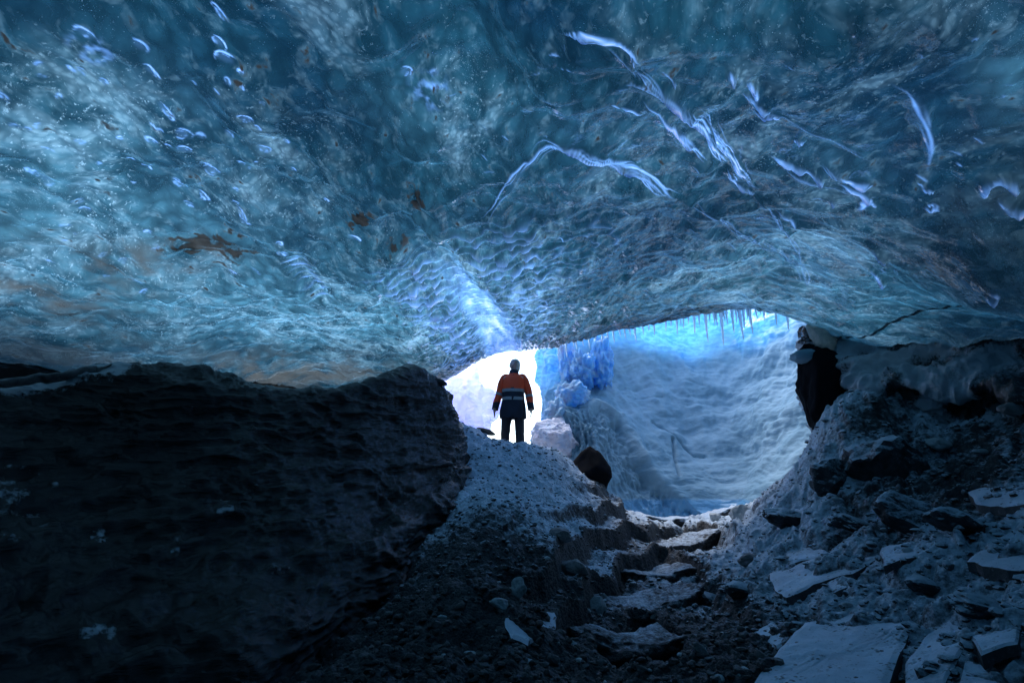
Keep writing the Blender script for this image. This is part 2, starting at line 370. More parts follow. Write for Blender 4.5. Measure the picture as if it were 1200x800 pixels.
# plan fan: dense in front of the camera, coarse behind and to the horizon
az = np.concatenate([np.linspace(-180, -62, 24, endpoint=False), np.linspace(-62, 62, 1100, endpoint=False), np.linspace(62, 180, 25)])
rr = np.concatenate([np.linspace(.05, 2.4, 22, endpoint=False), np.exp(np.linspace(math.log(2.4), math.log(13), 760, endpoint=False)), np.exp(np.linspace(math.log(13), math.log(1500), 60))])
A_, R_ = np.meshgrid(np.radians(az), rr, indexing='ij')
gx, gy = R_*np.sin(A_), R_*np.cos(A_)
gz = ground_z(gx, gy); tread = TREAD*np.ones_like(gx)
pp = np.stack([gx, gy, gz], -1)
def blob(x, y, px, py, Y, rad):
    c = P(px, py, Y); return np.exp(-((x-c[0])**2+(y-c[1])**2)/rad**2)
frost = .18+.0*gx
frost = np.maximum(frost, .84*sstep(4.0, 7.4, gy)*(1-sstep(.9, 1.9, gx)))
rslope = sstep(1.3, 2.6, gx)*sstep(2.0, 3.2, gy)
frost = np.maximum(frost, (.74+.12*sstep(4.8, 6, gy))*rslope)
frost = frost-.30*blob(gx, gy, 1110, 600, 4.8, .8)-.30*blob(gx, gy, 1150, 530, 5.2, .9)-.25*blob(gx, gy, 1035, 530, 6.1, .35)
d, s, side, L = polydist(gx, gy, GULLY)
gm = np.exp(-(d/.8)**2)
frost = frost*(1-.8*gm*(1-sstep(8.6, 9.4, gy)))+.36*tread*sstep(4.6, 6.5, gy)
frost -= .25*(1-sstep(3.2, 5.2, gy))*(1-sstep(1.2, 1.9, gx))
snow = sstep(9.9, 10.8, gy+.3*fbm(pp*1.2, 3))
snow = np.maximum(snow, sstep(16, 25, R_))
FR_A, FR_R = np.radians(az), rr
def frost_at(x, y):
    i_ = np.clip(np.searchsorted(FR_A, np.arctan2(x, y)), 0, len(FR_A)-1); j_ = np.clip(np.searchsorted(FR_R, np.hypot(x, y)), 0, len(FR_R)-1)
    return frost[i_, j_]
grd = grid_obj('ground', pp, M_GROUND, flip=True, attrs={'frost': frost, 'snow': snow})
tag(grd, kind='structure')
def gz1(x, y, fine=False): return float(ground_z(np.array([x]), np.array([y]), fine)[0])
def hit_ground(px, py, y0=2.0, y1=12.0):
    d = ray(px, py); Ys = np.linspace(y0, y1, 500); Q = d[None]*(Ys/d[1])[:, None]
    g = ground_z(Q[:, 0], Q[:, 1], False); k = np.argmax(Q[:, 2] <= g)
    if not (Q[:, 2] <= g).any(): return Q[-1]
    return np.array([Q[k, 0], Q[k, 1], g[k]])

# ------------------------------------------------------------------ ice ceiling
cp = [PZ(*a) for a in [
 (600,0,2.75),(600,100,2.6),(600,200,2.45),(600,300,2.38),(600,360,2.36),(540,330,2.3),
 (0,0,2.6),(0,200,2.15),(0,300,1.8),(0,400,1.35),(200,300,2.05),(200,200,2.4),(200,0,2.7),(200,400,1.5),(400,200,2.5),(400,300,2.25),(400,400,1.95),(300,400,1.75),(480,425,1.95),
 (1200,0,2.4),(1200,200,2.1),(1200,330,1.45),(1000,200,2.4),(1000,340,2.05),(1100,340,1.8),(900,300,2.55),(800,300,2.6),(800,200,2.6),(800,0,2.75),(700,340,2.5),(900,100,2.6),(1000,0,2.6)]]
cp += [P(*a) for a in [(530,441,9.9),(565,420,9.8),(600,412,9.7),(650,404,9.8),(700,391,9.8),(750,380,9.8),(800,369,9.6),(870,360,9.0),(930,356,8.2),(955,366,7.6),(985,392,7.2),
 (1060,393,6.6),(1130,392,6.0),(1200,395,5.4),(1500,380,4.0),(200,445,6.6),(0,445,6.0),(400,450,8.6),(-300,420,3.6)]]
cp += [(0,0,2.85),(-3,0,2.6),(3,0,2.6),(0,-4,2.4),(-6,-3,1.2),(6,-3,1.2),(-7,2,.6),(7,2,.6),(-8,7,.3),(-4,11,1.1),(-12,5,-1),(12,3,-.6),(0,-8,.2),(-8,-8,-1.5),(8,-8,-1.5),(9,7,1.3),(0,-11,-2)]
CE = RBF(cp, .01)
def hit_ceil(px, py):
    d = ray(px, py); Ys = np.linspace(.3, 11, 900); Q = d[None]*(Ys/d[1])[:, None]
    c = CE(Q[:, 0], Q[:, 1]); m = Q[:, 2] >= c
    k = np.argmax(m) if m.any() else len(Ys)-1
    return Q[k]
lip = np.array([(-22, 4), (-12, 7.5), (-7, 9.4), (-3, 10.2)]+[tuple(P(*a)[:2]) for a in [(530,441,9.9),(565,420,9.8),(600,412,9.7),(650,404,9.8),(700,391,9.8),(750,380,9.8),(800,369,9.6),(840,364,9.3),(870,360,9.0),(905,357,8.6),(930,356,8.2),(955,366,7.6),(985,392,7.2)]]+[(6.2, 7.6), (8, 7.6), (12, 6), (22, 3)])
lipd = dense(lip, 30)
seg = np.hypot(*np.diff(lipd, axis=0).T); wgt = 1/(.35+.12*np.abs(lipd[:-1, 0])**1.5); cum = np.r_[0, np.cumsum(seg*wgt)]; cum /= cum[-1]
NU, NV = 1600, 900
uu = np.linspace(0, 1, NU); Lx = np.interp(uu, cum, lipd[:, 0]); Ly = np.interp(uu, cum, lipd[:, 1])
Bx = Lx*.62; By = -11+0*Lx
# rows: denser where the surface passes overhead and towards the lip
tk = np.linspace(0, 1, NV); vv = np.interp(tk, [0, .06, .20, .62, 1], [0, .50, .61, .78, 1])
X = Bx[:, None]*(1-vv)+Lx[:, None]*vv; Y_ = By[:, None]*(1-vv)+Ly[:, None]*vv
Z = CE(X, Y_)
OX, OY = .1, 11.0
rad = np.hypot(X-OX, Y_-OY); th = np.arctan2(X-OX, OY-Y_)
flow = np.stack([th*4.2, rad*.9, Z*.5], -1)
p3 = np.stack([X, Y_, Z], -1)
def chain(pix): return dense([hit_ceil(*q) for q in pix], 5)
disp = np.zeros_like(X); fr = np.zeros_like(X); sed = np.zeros_like(X)  # fr collects painted glints plus the bubble clouding
big = fbm(p3*np.array([.55, .45, 0])+2, 3)
disp += .16*big
fw = flow+.25*np.stack([fbm(p3*1.1, 2), fbm(p3*1.1+7, 2), 0*X], -1)
disp += .050*fbm(fw*np.array([2.0, .9, .5]), 4)
f1, f2, idn = worley(fw*np.array([3.6, 2.0, 0])+np.array([0, 0, .5]))
disp += .115*(1-np.minimum(f1, 1))**1.0*(.5+.8*sstep(-.2, .5, fbm(p3*.8+30, 2)))
near_o = np.exp(-((X-.2)**2/3.2**2+(Y_-9.5)**2/3.4**2))
f1, f2, idn = worley(fw*np.array([7.0, 5.5, 0])+np.array([3, 1, .5]))
disp += .050*(1-f1)*(1-.5*near_o)+.060*(1-f1)*near_o
disp += .008*fbm(fw*np.array([9, 4, 1]), 3)
def near_mask(ch, m):
    lo_ = ch[:, :2].min(0)-m; hi_ = ch[:, :2].max(0)+m
    return (X > lo_[0]) & (X < hi_[0]) & (Y_ > lo_[1]) & (Y_ < hi_[1])
def ribs(pix, w, lam, amp, glint_a=0.0, base=0.0, skew=.0):
    ch = chain(pix); M = near_mask(ch, 3*w)
    d, s, side, L = polydist(X[M], Y_[M], ch)
    e = np.exp(-(d/w)**2)*sstep(0, .15*L, s)*(1-sstep(.93*L, L, s))
    n = fbm(p3[M]*2.2+lam*9, 2)
    ph = s/lam+.6*n+skew*(side/w)**2+.9*perlin(np.stack([side*5, s*3, 0*s+lam], -1))
    wv = 1-2*np.abs((ph % 1)-.5)
    brk = .35+.65*sstep(-.35, .3, perlin(np.stack([side*9, s*6, 0*s+lam*3], -1)))
    disp[M] *= 1-.75*np.clip(e, 0, 1); disp[M] += amp*e*(wv**1.6)*brk+base*e
    fr[M] = np.maximum(fr[M], glint_a*np.minimum(1, 1.3*e)*(wv**3)*brk)  # glints painted along the rib crests
RID = [0]
def line(c2, w, amp, fa, seed):
    M = near_mask(c2, 3.5*w)
    if not M.any(): return
    d, s, side, L = polydist(X[M], Y_[M], c2)
    tp = np.clip(np.minimum(s, L-s)/(.3*L), 0, 1)**.8
    fa = fa*.85; n1 = perlin(np.stack([s*5, s*0+seed*1.7, s*0+.3], -1)); n2 = perlin(np.stack([s*1.9, s*0+seed*.7, s*0+5], -1))
    ww = w*(.35+.65*tp)*(1+.9*n1); ww = np.maximum(ww, w*.25)
    e = np.exp(-(d/ww)**2)
    disp[M] += amp*e*tp*(.7+.8*n1)
    fr[M] = np.maximum(fr[M], fa*np.exp(-(d/(ww*.55))**2)*tp*sstep(-.75, .05, n2))  # bright core of each melt line is a painted highlight
def ridge(pix, w, amp, glint_a=.6, wob=.05, strands=1, rip=.12):
    ch = dense([hit_ceil(*q) for q in pix], 9)[:, :2]
    ar = np.r_[0, np.cumsum(np.hypot(*np.diff(ch, axis=0).T))]; Lt = ar[-1]; RID[0] += 1; ti = RID[0]
    g = np.random.default_rng(ti+100); line(ch, w*3.0, amp*.5, glint_a*.14, ti)
    for k in range(int(strands*4+1)):
        a0 = g.random()*.8; a1 = min(1, a0+.2+.5*g.random())
        if k == 0: a0, a1 = 0, 1
        m = max(6, int((a1-a0)*Lt/.03)); sa = np.linspace(a0, a1, m)*Lt
        pth = np.stack([np.interp(sa, ar, ch[:, 0]), np.interp(sa, ar, ch[:, 1])], -1)
        o1 = g.normal()*wob*1.1*(k > 0)
        pth[:, 0] += o1+wob*1.8*perlin(np.stack([sa*2.6, sa*0+k*1.3, sa*0+ti], -1))+.008*perlin(np.stack([sa*12, sa*0+k, sa*0+ti], -1))
        pth[:, 1] += o1*.3+wob*1.3*perlin(np.stack([sa*2.2, sa*0+k*1.3, sa*0+ti+5], -1))
        line(pth, w*(.45+.75*g.random())*(1.1 if k == 0 else .8), amp*.4, min(1, glint_a*(.5+.7*g.random())), ti*7+k)
# smooth trough and its ribbed flanks running to the opening
d, s, side, L = polydist(X, Y_, chain([(468,262),(500,290),(535,325),(565,360),(583,392),(590,410)]))
tm = np.exp(-((d+.08*perlin(np.stack([s*2.5, side*0, s*0], -1)))/(.20+.16*s/L))**4)
disp = disp*(1-.7*tm)-.10*tm+.018*tm*np.sin(s/.115*6.283+2*perlin(np.stack([side*6, s*2, 0*s], -1)))*sstep(L*.3, L*.7, s)
fr = np.maximum(fr, tm*sstep(0, L*.5, s)*np.clip(.36+.35*fbm(np.stack([side*7, s*1.6, 0*s], -1), 5)+.25*(s/L), 0, .8))  # sky reflection in the trough painted in as paler ice
ribs([(448,283),(480,315),(508,350),(535,392),(548,425)], .38, .16, .13, .75)
ribs([(560,235),(590,280),(612,330),(622,395)], .48, .18, .12, .55)
ribs([(630,380),(650,330),(680,290),(740,265)], .5, .2, .06, .22)
ribs([(340,285),(365,320),(380,345)], .12, .12, .05, .6)
ribs([(850,240),(900,280),(940,320)], .3, .2, .03, .15)
ridge([(556,262),(585,235),(610,200),(650,168),(700,176),(745,196),(790,216)], .017, .05, .75, .045, 4, .07)
ridge([(790,216),(840,245),(880,275),(925,300),(945,330)], .016, .035, .35, .05, 3, .08)
ridge([(652,18),(672,10),(705,10),(735,20),(745,45)], .011, .05, .8, .028, 2)
ridge([(716,72),(748,80),(790,98),(812,130),(832,158),(850,182)], .014, .06, 1.0, .035, 3)
ridge([(750,95),(775,125),(800,150),(822,175)], .016, .05, 1.0, .02, 2)
ridge([(812,100),(830,135),(850,165),(868,190),(885,212)], .014, .05, 1.0, .03, 3)
ridge([(850,185),(862,205),(882,218)], .018, .05, .9, .02, 2)
ridge([(735,40),(748,62),(770,84),(800,108),(822,140)], .009, .03, .5, .02, 1)
ridge([(868,208),(895,232),(918,262),(938,300),(948,335)], .011, .035, .45, .035, 2)
ridge([(700,14),(728,34),(742,60),(748,78)], .009, .03, .5, .02, 1)
ridge([(868,92),(900,112),(940,135),(985,158),(1022,178)], .010, .03, .30, .03, 1)
ridge([(905,176),(940,196),(985,212),(1030,222)], .010, .03, .30, .03, 1)
ridge([(770,58),(783,66),(790,84)], .014, .04, .7, .0, 1)
ridge([(725,107),(740,110),(752,117)], .014, .04, .8, .0, 1)
ridge([(905,235),(925,250),(932,262)], .022, .04, .7, .0, 1)
ridge([(1038,82),(1062,95),(1078,125),(1088,160),(1082,190)], .022, .06, .6, .02, 1)
for q in ([(852,62),(858,74)],[(872,80),(880,88),(882,98)],[(880,108),(905,118),(912,122)],[(930,150),(940,155)],[(925,180),(958,196),(958,204)],[(960,180),(990,200),(1020,206)],[(968,222),(975,228)],
          [(1002,240),(1015,225),(1005,215)],[(1145,215),(1150,190),(1170,185),(1190,205)],[(1160,205),(1175,220),(1195,228)],[(1150,335),(1165,328)],[(1020,285),(1035,300)],[(1018,310),(1036,330)],
          [(1080,235),(1100,232)],[(1075,205),(1090,210)],[(980,205),(1010,215),(1022,230)],[(900,170),(940,188)],[(870,95),(900,110)]):
    ridge(q, .020, .05, .75, .012, 2)
def drop(px, py, rpx, ang, asp=1.9, f=.8):
    c = hit_ceil(px, py); rw = rpx/FPX*c[1]*1.15; a = math.radians(ang); RID[0] += 1; g = np.random.default_rng(RID[0]+900)
    M = near_mask(c[None], rw*4); ux = X[M]-c[0]; uy = (Y_[M]-c[1])*.62
    q = np.hypot(ux*math.cos(a)+uy*math.sin(a), (-ux*math.sin(a)+uy*math.cos(a))*asp)/rw
    disp[M] -= rw*.30*np.exp(-(q/.75)**2); fr[M] = np.maximum(fr[M], .12*np.exp(-(q/.8)**4))
    for k in range(4):
        b0 = g.random()*6.3; span = .8+2.6*g.random()
        if k == 0: b0, span = 2.2+g.random()*2, 3.6
        b_ = np.linspace(b0, b0+span, 16); rr_ = rw*(.98-.2*k+.12*np.sin(b_*2+RID[0]))
        u, v = rr_*np.cos(b_), rr_*np.sin(b_)/asp
        line(np.stack([c[0]+u*math.cos(a)-v*math.sin(a), c[1]+(u*math.sin(a)+v*math.cos(a))/.62], -1), max(.011, rw*.13) if k == 0 else .009, rw*.12, (.9 if k == 0 else .5)*(f+.15), RID[0]*5+k)  # rim highlights painted as partial rings around each drop
for q in [(102,30,11,20),(165,45,9,20),(180,71,8,25),(196,114,8,60),(218,136,9,10),(219,155,8,0),(242,178,6,50),(250,187,9,15),(212,207,8,50),(285,233,6,60),(225,230,5,30),(259,12,9,80),(257,40,8,50),
          (266,58,11,30),(5,100,6,80),(182,147,6,10),(328,268,4,0),(330,283,4,40),(415,270,7,20),(475,82,9,-5),(95,222,6,10),(105,233,5,30),(382,228,3,30),(290,120,8,10),(240,220,5,60),(310,162,8,20),(60,190,9,5)]:
    drop(*q)
g0 = np.random.default_rng(77)
for _ in range(60):
    a_, b_ = g0.random(), g0.random(); drop(20+330*a_, 60+270*b_, 2.2+3*g0.random(), g0.random()*70-10, 1.6+g0.random(), .3+.6*g0.random())
for _ in range(60):
    px_, py_ = 480+720*g0.random(), 20+330*g0.random(); dx_, dy_ = 6+16*g0.random(), (g0.random()-.25)*14; ridge([(px_, py_), (px_+dx_*.5, py_+dy_*.5-2), (px_+dx_, py_+dy_)], .012, .02, .15+.4*g0.random(), .006, .3)
for q in [(110,47,30,8),(505,105,30,-20)]:   # bubble-clouded lenses
    c = hit_ceil(q[0], q[1]); e = np.exp(-(((X-c[0])/(q[2]/FPX*c[1]))**2+((Y_-c[1])/(q[2]/FPX*c[1]*.9))**2)**2); fr = np.maximum(fr, e*np.clip(.12+.4*fbm(p3*16, 4), 0, .5))
def spot(arr, px, py, wpx, hpx, amp):
    c = hit_ceil(px, py); cx = hit_ceil(px+wpx, py); cy = hit_ceil(px, py-hpx if py-hpx > -300 else py+hpx)
    a = np.array([cx[0]-c[0], cx[1]-c[1]]); b = np.array([cy[0]-c[0], cy[1]-c[1]])
    Mi = np.linalg.inv(np.array([[a[0], b[0]], [a[1], b[1]]])); ux, uy = X-c[0], Y_-c[1]
    q = (Mi[0, 0]*ux+Mi[0, 1]*uy)**2+(Mi[1, 0]*ux+Mi[1, 1]*uy)**2
    return arr+amp*np.exp(-q)
sed = spot(sed, 245, 280, 50, 17, .95); sed = spot(sed, 418, 250, 12, 8, 1.0); sed = spot(sed, 465, 280, 14, 7, .8); sed = spot(sed, 490, 225, 10, 8, .6)
sed = sed*(1+.0)+np.clip(sed*4, 0, 1)*.55*fbm(fw*np.array([7, 4, 1]), 4)
silt = np.zeros_like(X)
for q in [(40,330,130,50,2.0),(330,430,140,22,2.4),(190,290,70,25,1.2),(180,300,120,20,.4),(1150,250,60,120,.35),(230,420,60,20,.5),(60,400,90,25,.9)]: silt = spot(silt, *q)
thin = np.zeros_like(X)
for q in [(420,360,150,55,.85),(250,370,180,60,.6),(180,250,190,90,.55),(60,200,100,120,.45),(150,110,120,60,.25),(560,330,60,80,.6),(600,400,110,30,.8),(800,335,160,25,.35),(730,160,120,60,.22),(950,320,80,50,.45),
          (1180,60,50,60,.6),(960,180,100,70,.2),(500,130,90,60,.25),(1000,360,90,25,.5),(850,290,60,40,.3)]: thin = spot(thin, *q)
thin = np.clip(thin, 0, 1)
thick = np.zeros_like(X)
for q in [(1130,320,120,80,.85),(600,250,90,40,.35),(870,230,120,50,.35),(430,180,80,50,.3),(700,60,80,50,.35),(1190,150,60,80,.4),(1050,20,120,60,.5),(60,60,110,60,.25),(30,410,100,40,.75),(400,120,120,60,.15),(1150,390,120,30,.8)]: thick = spot(thick, *q)
thick = np.clip(thick, 0, .9)
thick = np.maximum(thick, sstep(.5, -2.5, Y_)*.9)
edge = sstep(1, .985, vv)[None]
Zd = Z-disp*(.25+.75*edge)
G = np.stack([X, Y_, Zd], -1)
# the lip turns upward into the glacier's outer face
nx = np.gradient(Ly); ny = -np.gradient(Lx); nl = np.hypot(nx, ny); nx, ny = -nx/nl, -ny/nl
extra = []
for o, h in [(.05, .02), (.10, .07), (.13, .16), (.12, .35), (.05, .8), (.1, 1.5), (.4, 2.2), (.3, 2.6)]:
    wz = fbm(np.stack([Lx*1.2, Ly*1.2, 0*Lx+h*2], -1), 3)*.12*min(1, h*2)
    e = G[:, -1].copy(); e[:, 0] += nx*(o+wz); e[:, 1] += ny*(o+wz); e[:, 2] += h; extra.append(e)
k = len(extra); G2 = np.concatenate([G, np.stack(extra, 1)], 1)
def ext(a, v=None):
    last = a[:, -1:] if v is None else np.full_like(a[:, -1:], v)
    return np.concatenate([a]+[last]*k, 1)
fl2 = np.concatenate([flow, G2[:, -k:]*np.array([1.5, 1, 3])], 1)
ceil = grid_obj('ice_ceiling', G2, M_ICE, attrs={'flow': fl2, 'thin': ext(thin), 'frost': ext(np.clip(fr, 0, 1)), 'sed': ext(sed), 'silt': ext(silt), 'thick': ext(thick, .3)})  # frost here is fr: painted glints and bubble clouding
tag(ceil, kind='structure')

# ------------------------------------------------------------------ lofted masses
def loft(rows, nu, nv):    # rows: list of rows of world points
    A = np.array(rows, float); A = resample(A, nv, 0); A = resample(A, nu, 1)
    return np.swapaxes(A, 0, 1)
# left black rock outcrop
T = [(-900,400,2.0),(-300,440,3.0),(0,449,4.2),(130,433,4.8),(250,452,5.2),(350,466,5.8),(440,456,6.8),(482,441,7.5),(508,452,7.9),(526,480,8.2)]
Mr = [(-900,600,1.7),(-300,560,2.7),(0,540,3.8),(130,520,4.5),(250,530,4.8),(350,530,5.4),(440,510,6.4),(492,495,7.2),(530,510,7.7),(546,520,8.15)]
M2 = [(-900,900,1.3),(-300,760,2.2),(0,680,3.2),(130,660,3.7),(260,640,4.2),(370,620,4.8),(455,590,5.8),(515,560,6.9),(546,545,7.6),(552,535,8.2)]
Bt = [(-900,1400,.9),(-300,1100,1.8),(20,880,2.6),(190,850,2.9),(300,790,3.35),(385,715,4.1),(455,655,5.0),(512,600,6.2),(545,565,7.4),(556,548,8.3)]
t_ = [P(*a) for a in T]
rows = [[p+np.array([-.8, 4.2, 1.0]) for p in t_], [p+np.array([-.4, 2.2, .25]) for p in t_], [p+np.array([-.05, .7, .05]) for p in t_], t_, [P(*a) for a in Mr], [P(*a) for a in M2], [P(*a) for a in Bt],
        [P(*a)+np.array([.0, -.0, -.6]) for a in Bt]]
for r, (dz) in zip(rows, (0, 0, 0, 0, 0, 0, 0, -.2)):   # turn the nose away from the viewer
    r.append(r[-1]+np.array([-.25, .9, dz])); r.append(r[-1]+np.array([-1.4, 1.6, dz]))
LG = loft(rows, 760, 460); n = gnormals(LG)
if n[380, 230, 1] > 0: n = -n
q = LG.copy()
st = fbm(q*np.array([.8, .8, 5.5])+fbm(q*.8, 3)[..., None]*.9, 5, ridged=True)
f1, f2, idn = worley(q*np.array([1.3, 1.3, 3.0])+fbm(q*1.5, 2)[..., None]*.3)
dd = .10*fbm(q*.9, 3)+.050*st+.06*(idn-.5)*sstep(0, .2, f2-f1)+.03*fbm(q*6, 4)
LG = LG+n*dd[..., None]
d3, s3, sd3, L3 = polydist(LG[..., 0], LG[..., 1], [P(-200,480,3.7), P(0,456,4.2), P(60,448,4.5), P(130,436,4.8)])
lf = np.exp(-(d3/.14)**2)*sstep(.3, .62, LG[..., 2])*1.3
# pale frost patches on the wall; the small ones are painted glints
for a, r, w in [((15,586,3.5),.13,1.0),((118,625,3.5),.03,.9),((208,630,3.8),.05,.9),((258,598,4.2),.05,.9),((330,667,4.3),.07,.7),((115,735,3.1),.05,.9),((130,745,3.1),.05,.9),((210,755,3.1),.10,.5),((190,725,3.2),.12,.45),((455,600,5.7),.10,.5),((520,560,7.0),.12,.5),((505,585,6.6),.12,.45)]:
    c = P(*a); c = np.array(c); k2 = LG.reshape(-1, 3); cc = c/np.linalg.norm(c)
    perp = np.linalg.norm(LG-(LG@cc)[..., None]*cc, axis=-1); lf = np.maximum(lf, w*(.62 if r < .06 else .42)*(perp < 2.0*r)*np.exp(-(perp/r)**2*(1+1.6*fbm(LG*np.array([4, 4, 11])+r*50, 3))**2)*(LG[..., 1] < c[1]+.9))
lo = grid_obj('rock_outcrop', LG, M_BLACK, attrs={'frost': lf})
tag(lo, 'huge black layered rock mass filling the lower left, its nose ending beside the person', 'rock')

lp = resample(np.array([P(-160,462,3.9), P(-60,458,4.0), P(0,453,4.1), (P(60,447,4.4)), P(105,440,4.65), P(133,432,4.8)]), 160, 0)
aa = np.linspace(0, 2*math.pi, 14, endpoint=False); tw = np.clip(np.minimum(np.arange(160), 159-np.arange(160))/25, .15, 1)
Gl = lp[None]+np.stack([0*aa, .10*np.cos(aa), .032*np.sin(aa)], -1)[:, None]*tw[None, :, None]
Gl = Gl+(.030*fbm(Gl*5, 4)[..., None]+.012*fbm(Gl*22, 3)[..., None])*np.array([.3, 1, 1.0])+np.array([0, -.05, .02])
tag(grid_obj('gravel_ledge', Gl, M_MID, wrap=True), 'pale gritty ledge along the top left edge of the black rock mass', 'rock')
# right glazed rock wall
rows = []
Tt = [(945,392,7.9),(985,398,7.3),(1060,393,6.7),(1130,392,6.1),(1200,395,5.5),(1500,380,4.1),(2200,300,2.6)]
rows.append([P(*a)+np.array([.5, 1.4, -.9]) for a in Tt]); rows.append([P(*a)+np.array([.15, .5, -.25]) for a in Tt])
rows.append([P(*a)+np.array([0, 0, .05]) for a in Tt])
rows.append([P(*a) for a in [(945,425,7.8),(985,425,6.9),(1060,418,6.5),(1130,416,5.7),(1200,425,5.3),(1500,430,3.8),(2200,500,2.4)]])
rows.append([P(*a) for a in [(950,460,7.7),(990,455,6.8),(1060,452,6.05),(1130,455,5.6),(1200,460,5.0),(1500,480,3.7),(2200,700,2.3)]])
rows.append([P(*a) for a in [(955,500,7.8),(1000,482,7.1),(1060,476,6.4),(1130,482,5.8),(1200,486,5.25),(1500,530,3.9),(2200,900,2.4)]])
rows.append([p+np.array([.2, .5, -.9]) for p in rows[-1]])
for r in rows: r.insert(0, r[0]+np.array([1.7, 1.6, 0]))
WG = loft(rows, 460, 300); n = gnormals(WG)
if n[200, 150, 1] > 0: n = -n
q = WG.copy(); w1 = fbm(q*np.array([1.6, 1.6, 2.6])+4, 3, ridged=True)
f1, f2, idn = worley(q*np.array([2.2, 1.6, 2.6])+fbm(q*1.2, 2)[..., None]*.4)
hol = sstep(.55, .1, f1)
WG = WG+n*(.10*w1-.16*hol+.05*fbm(q*4, 3)+.015*fbm(q*14, 3))[..., None]
wf = .72-1.0*hol+.3*fbm(q*2.5, 3)
wf = wf*sstep(4.4, 5.6, WG[..., 1])*sstep(1.75, 1.45, WG[..., 2]/WG[..., 1]*6)
rw = grid_obj('rock_wall', WG, M_GLAZED, attrs={'frost': wf})
tag(rw, 'dark glazed rock band with hollows and frost swirls under the ice on the right', 'rock')

# snow bank behind the opening
B = [
 [(590,600,10.6),(700,650,10.2),(760,655,10.4),(800,655,10.6),(850,650,10.6),(900,640,10.2),(960,590,9.6),(1040,560,9.2)],
 [(610,560,10.8),(700,603,10.4),(760,612,10.7),(800,615,10.9),(850,612,10.9),(900,598,10.2),(960,552,9.7),(1040,530,9.2)],
 [(630,532,11.0),(695,560,10.6),(752,572,11.0),(800,577,11.3),(850,575,11.3),(900,570,10.5),(960,524,9.9),(1040,500,9.4)],
 [(645,505,11.6),(690,500,11.0),(745,530,11.4),(800,548,11.8),(850,552,11.9),(900,545,11.0),(960,490,10.4),(1040,460,9.9)],
 [(655,485,12.2),(690,475,12.1),(740,480,12.6),(800,490,12.9),(850,490,12.8),(900,485,11.8),(960,440,11.0),(1040,420,10.3)],
 [(655,455,12.8),(690,450,12.9),(740,440,13.5),(800,435,13.9),(850,432,13.7),(900,425,12.6),(960,405,11.4),(1040,380,10.7)],
 [(650,430,13.2),(695,420,13.5),(740,405,14.2),(800,392,14.7),(850,385,14.5),(900,380,13.2),(960,370,11.8),(1040,350,11)],
 [(648,400,13.5),(700,385,13.8),(740,370,14.5),(800,352,15),(850,345,14.8),(900,340,13.6),(960,335,12.1),(1040,320,11.3)],
 [(650,370,13.8),(700,345,14.1),(740,335,14.8),(800,325,15.4),(850,318,15.2),(900,310,14),(960,305,12.4),(1040,290,11.6)]]
rows = [[P(*a) for a in r] for r in B]; rows.append([p+np.array([0, 1.5, .3]) for p in rows[-1]])
for r in rows: r.insert(0, r[0]+np.array([-.1, .9, 0])); r.insert(0, r[0]+np.array([.1, 2.5, 0])); r.append(r[-1]+np.array([3, -1, 0]))
SG = loft(rows, 620, 520); n = gnormals(SG)
if n[300, 250, 1] > 0: n = -n
q = SG.copy()
rip = fbm(q*np.array([1.1, 1.1, 3.2])+fbm(q*.7, 2)[..., None]*.5, 4)
pxs = 600+FPX*SG[..., 0]/(SG[..., 1]*CP+SG[..., 2]*SP); pys = 400-FPX*(SG[..., 2]*CP-SG[..., 1]*SP)/(SG[..., 1]*CP+SG[..., 2]*SP)
leftz = sstep(2.0, 1.0, SG[..., 0]-.0)
flut = fbm(q*np.array([5.5, 5.5, .9]), 4, ridged=True)
dd = .20*fbm(q*.5, 3)+.05*rip+.006*fbm(q*np.array([3, 3, 8]), 4)+.09*fbm(q*np.array([2.2, 2.2, .35])+20, 3)*sstep(-.6, 1.2, q[..., 2])+.09*flut*leftz
f1, f2, idn = worley(q*1.3); dd += leftz*.35*(idn-.5)*sstep(0, .3, f2-f1)
cd, cs, cside, cL = polydist(q[..., 0], q[..., 2], [P(*a)[[0, 2]] for a in [(640,512,11.6),(668,486,12.1),(700,476,12.1),(728,490,12.0),(748,520,11.6),(768,556,11.2),(800,583,11.1)]])
ins = sstep(.02, .22, np.where((q[..., 2] < 3), -cside, 0))*np.exp(-(cd/.9)**2)
dd += .14*np.exp(-(cd/.16)**2)-.30*ins+.10*ins*flut
for cr in [[(770,488,12.6),(785,500,12.5),(800,512,12.4),(818,528,12.1),(832,532,12.0)], [(790,512,12.4),(794,530,12.0),(793,556,11.8)]]:
    d_, *_r = polydist(q[..., 0], q[..., 2], [P(*a)[[0, 2]] for a in cr]); dd -= .10*np.exp(-(d_/.035)**2)
for k_ in range(7):      # settled layers pressed into the bank
    zz = -.1+.42*k_+.16*fbm(q*np.array([.8, .8, 0])+k_, 3); dd -= .030*np.exp(-((q[..., 2]-zz)/.035)**2)*sstep(-.2, .3, perlin(q*np.array([1.1, 1.1, 0])+k_*3))
SG = SG+n*dd[..., None]
zr = SG[..., 2]
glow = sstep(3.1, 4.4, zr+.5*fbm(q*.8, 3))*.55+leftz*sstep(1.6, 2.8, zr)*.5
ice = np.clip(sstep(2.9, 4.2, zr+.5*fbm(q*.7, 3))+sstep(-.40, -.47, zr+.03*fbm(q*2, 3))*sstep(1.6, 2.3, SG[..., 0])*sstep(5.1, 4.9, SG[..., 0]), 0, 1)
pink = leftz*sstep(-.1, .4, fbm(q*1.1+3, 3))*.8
dirt = 0*zr
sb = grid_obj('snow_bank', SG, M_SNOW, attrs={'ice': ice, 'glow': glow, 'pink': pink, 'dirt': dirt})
tag(sb, kind='structure')

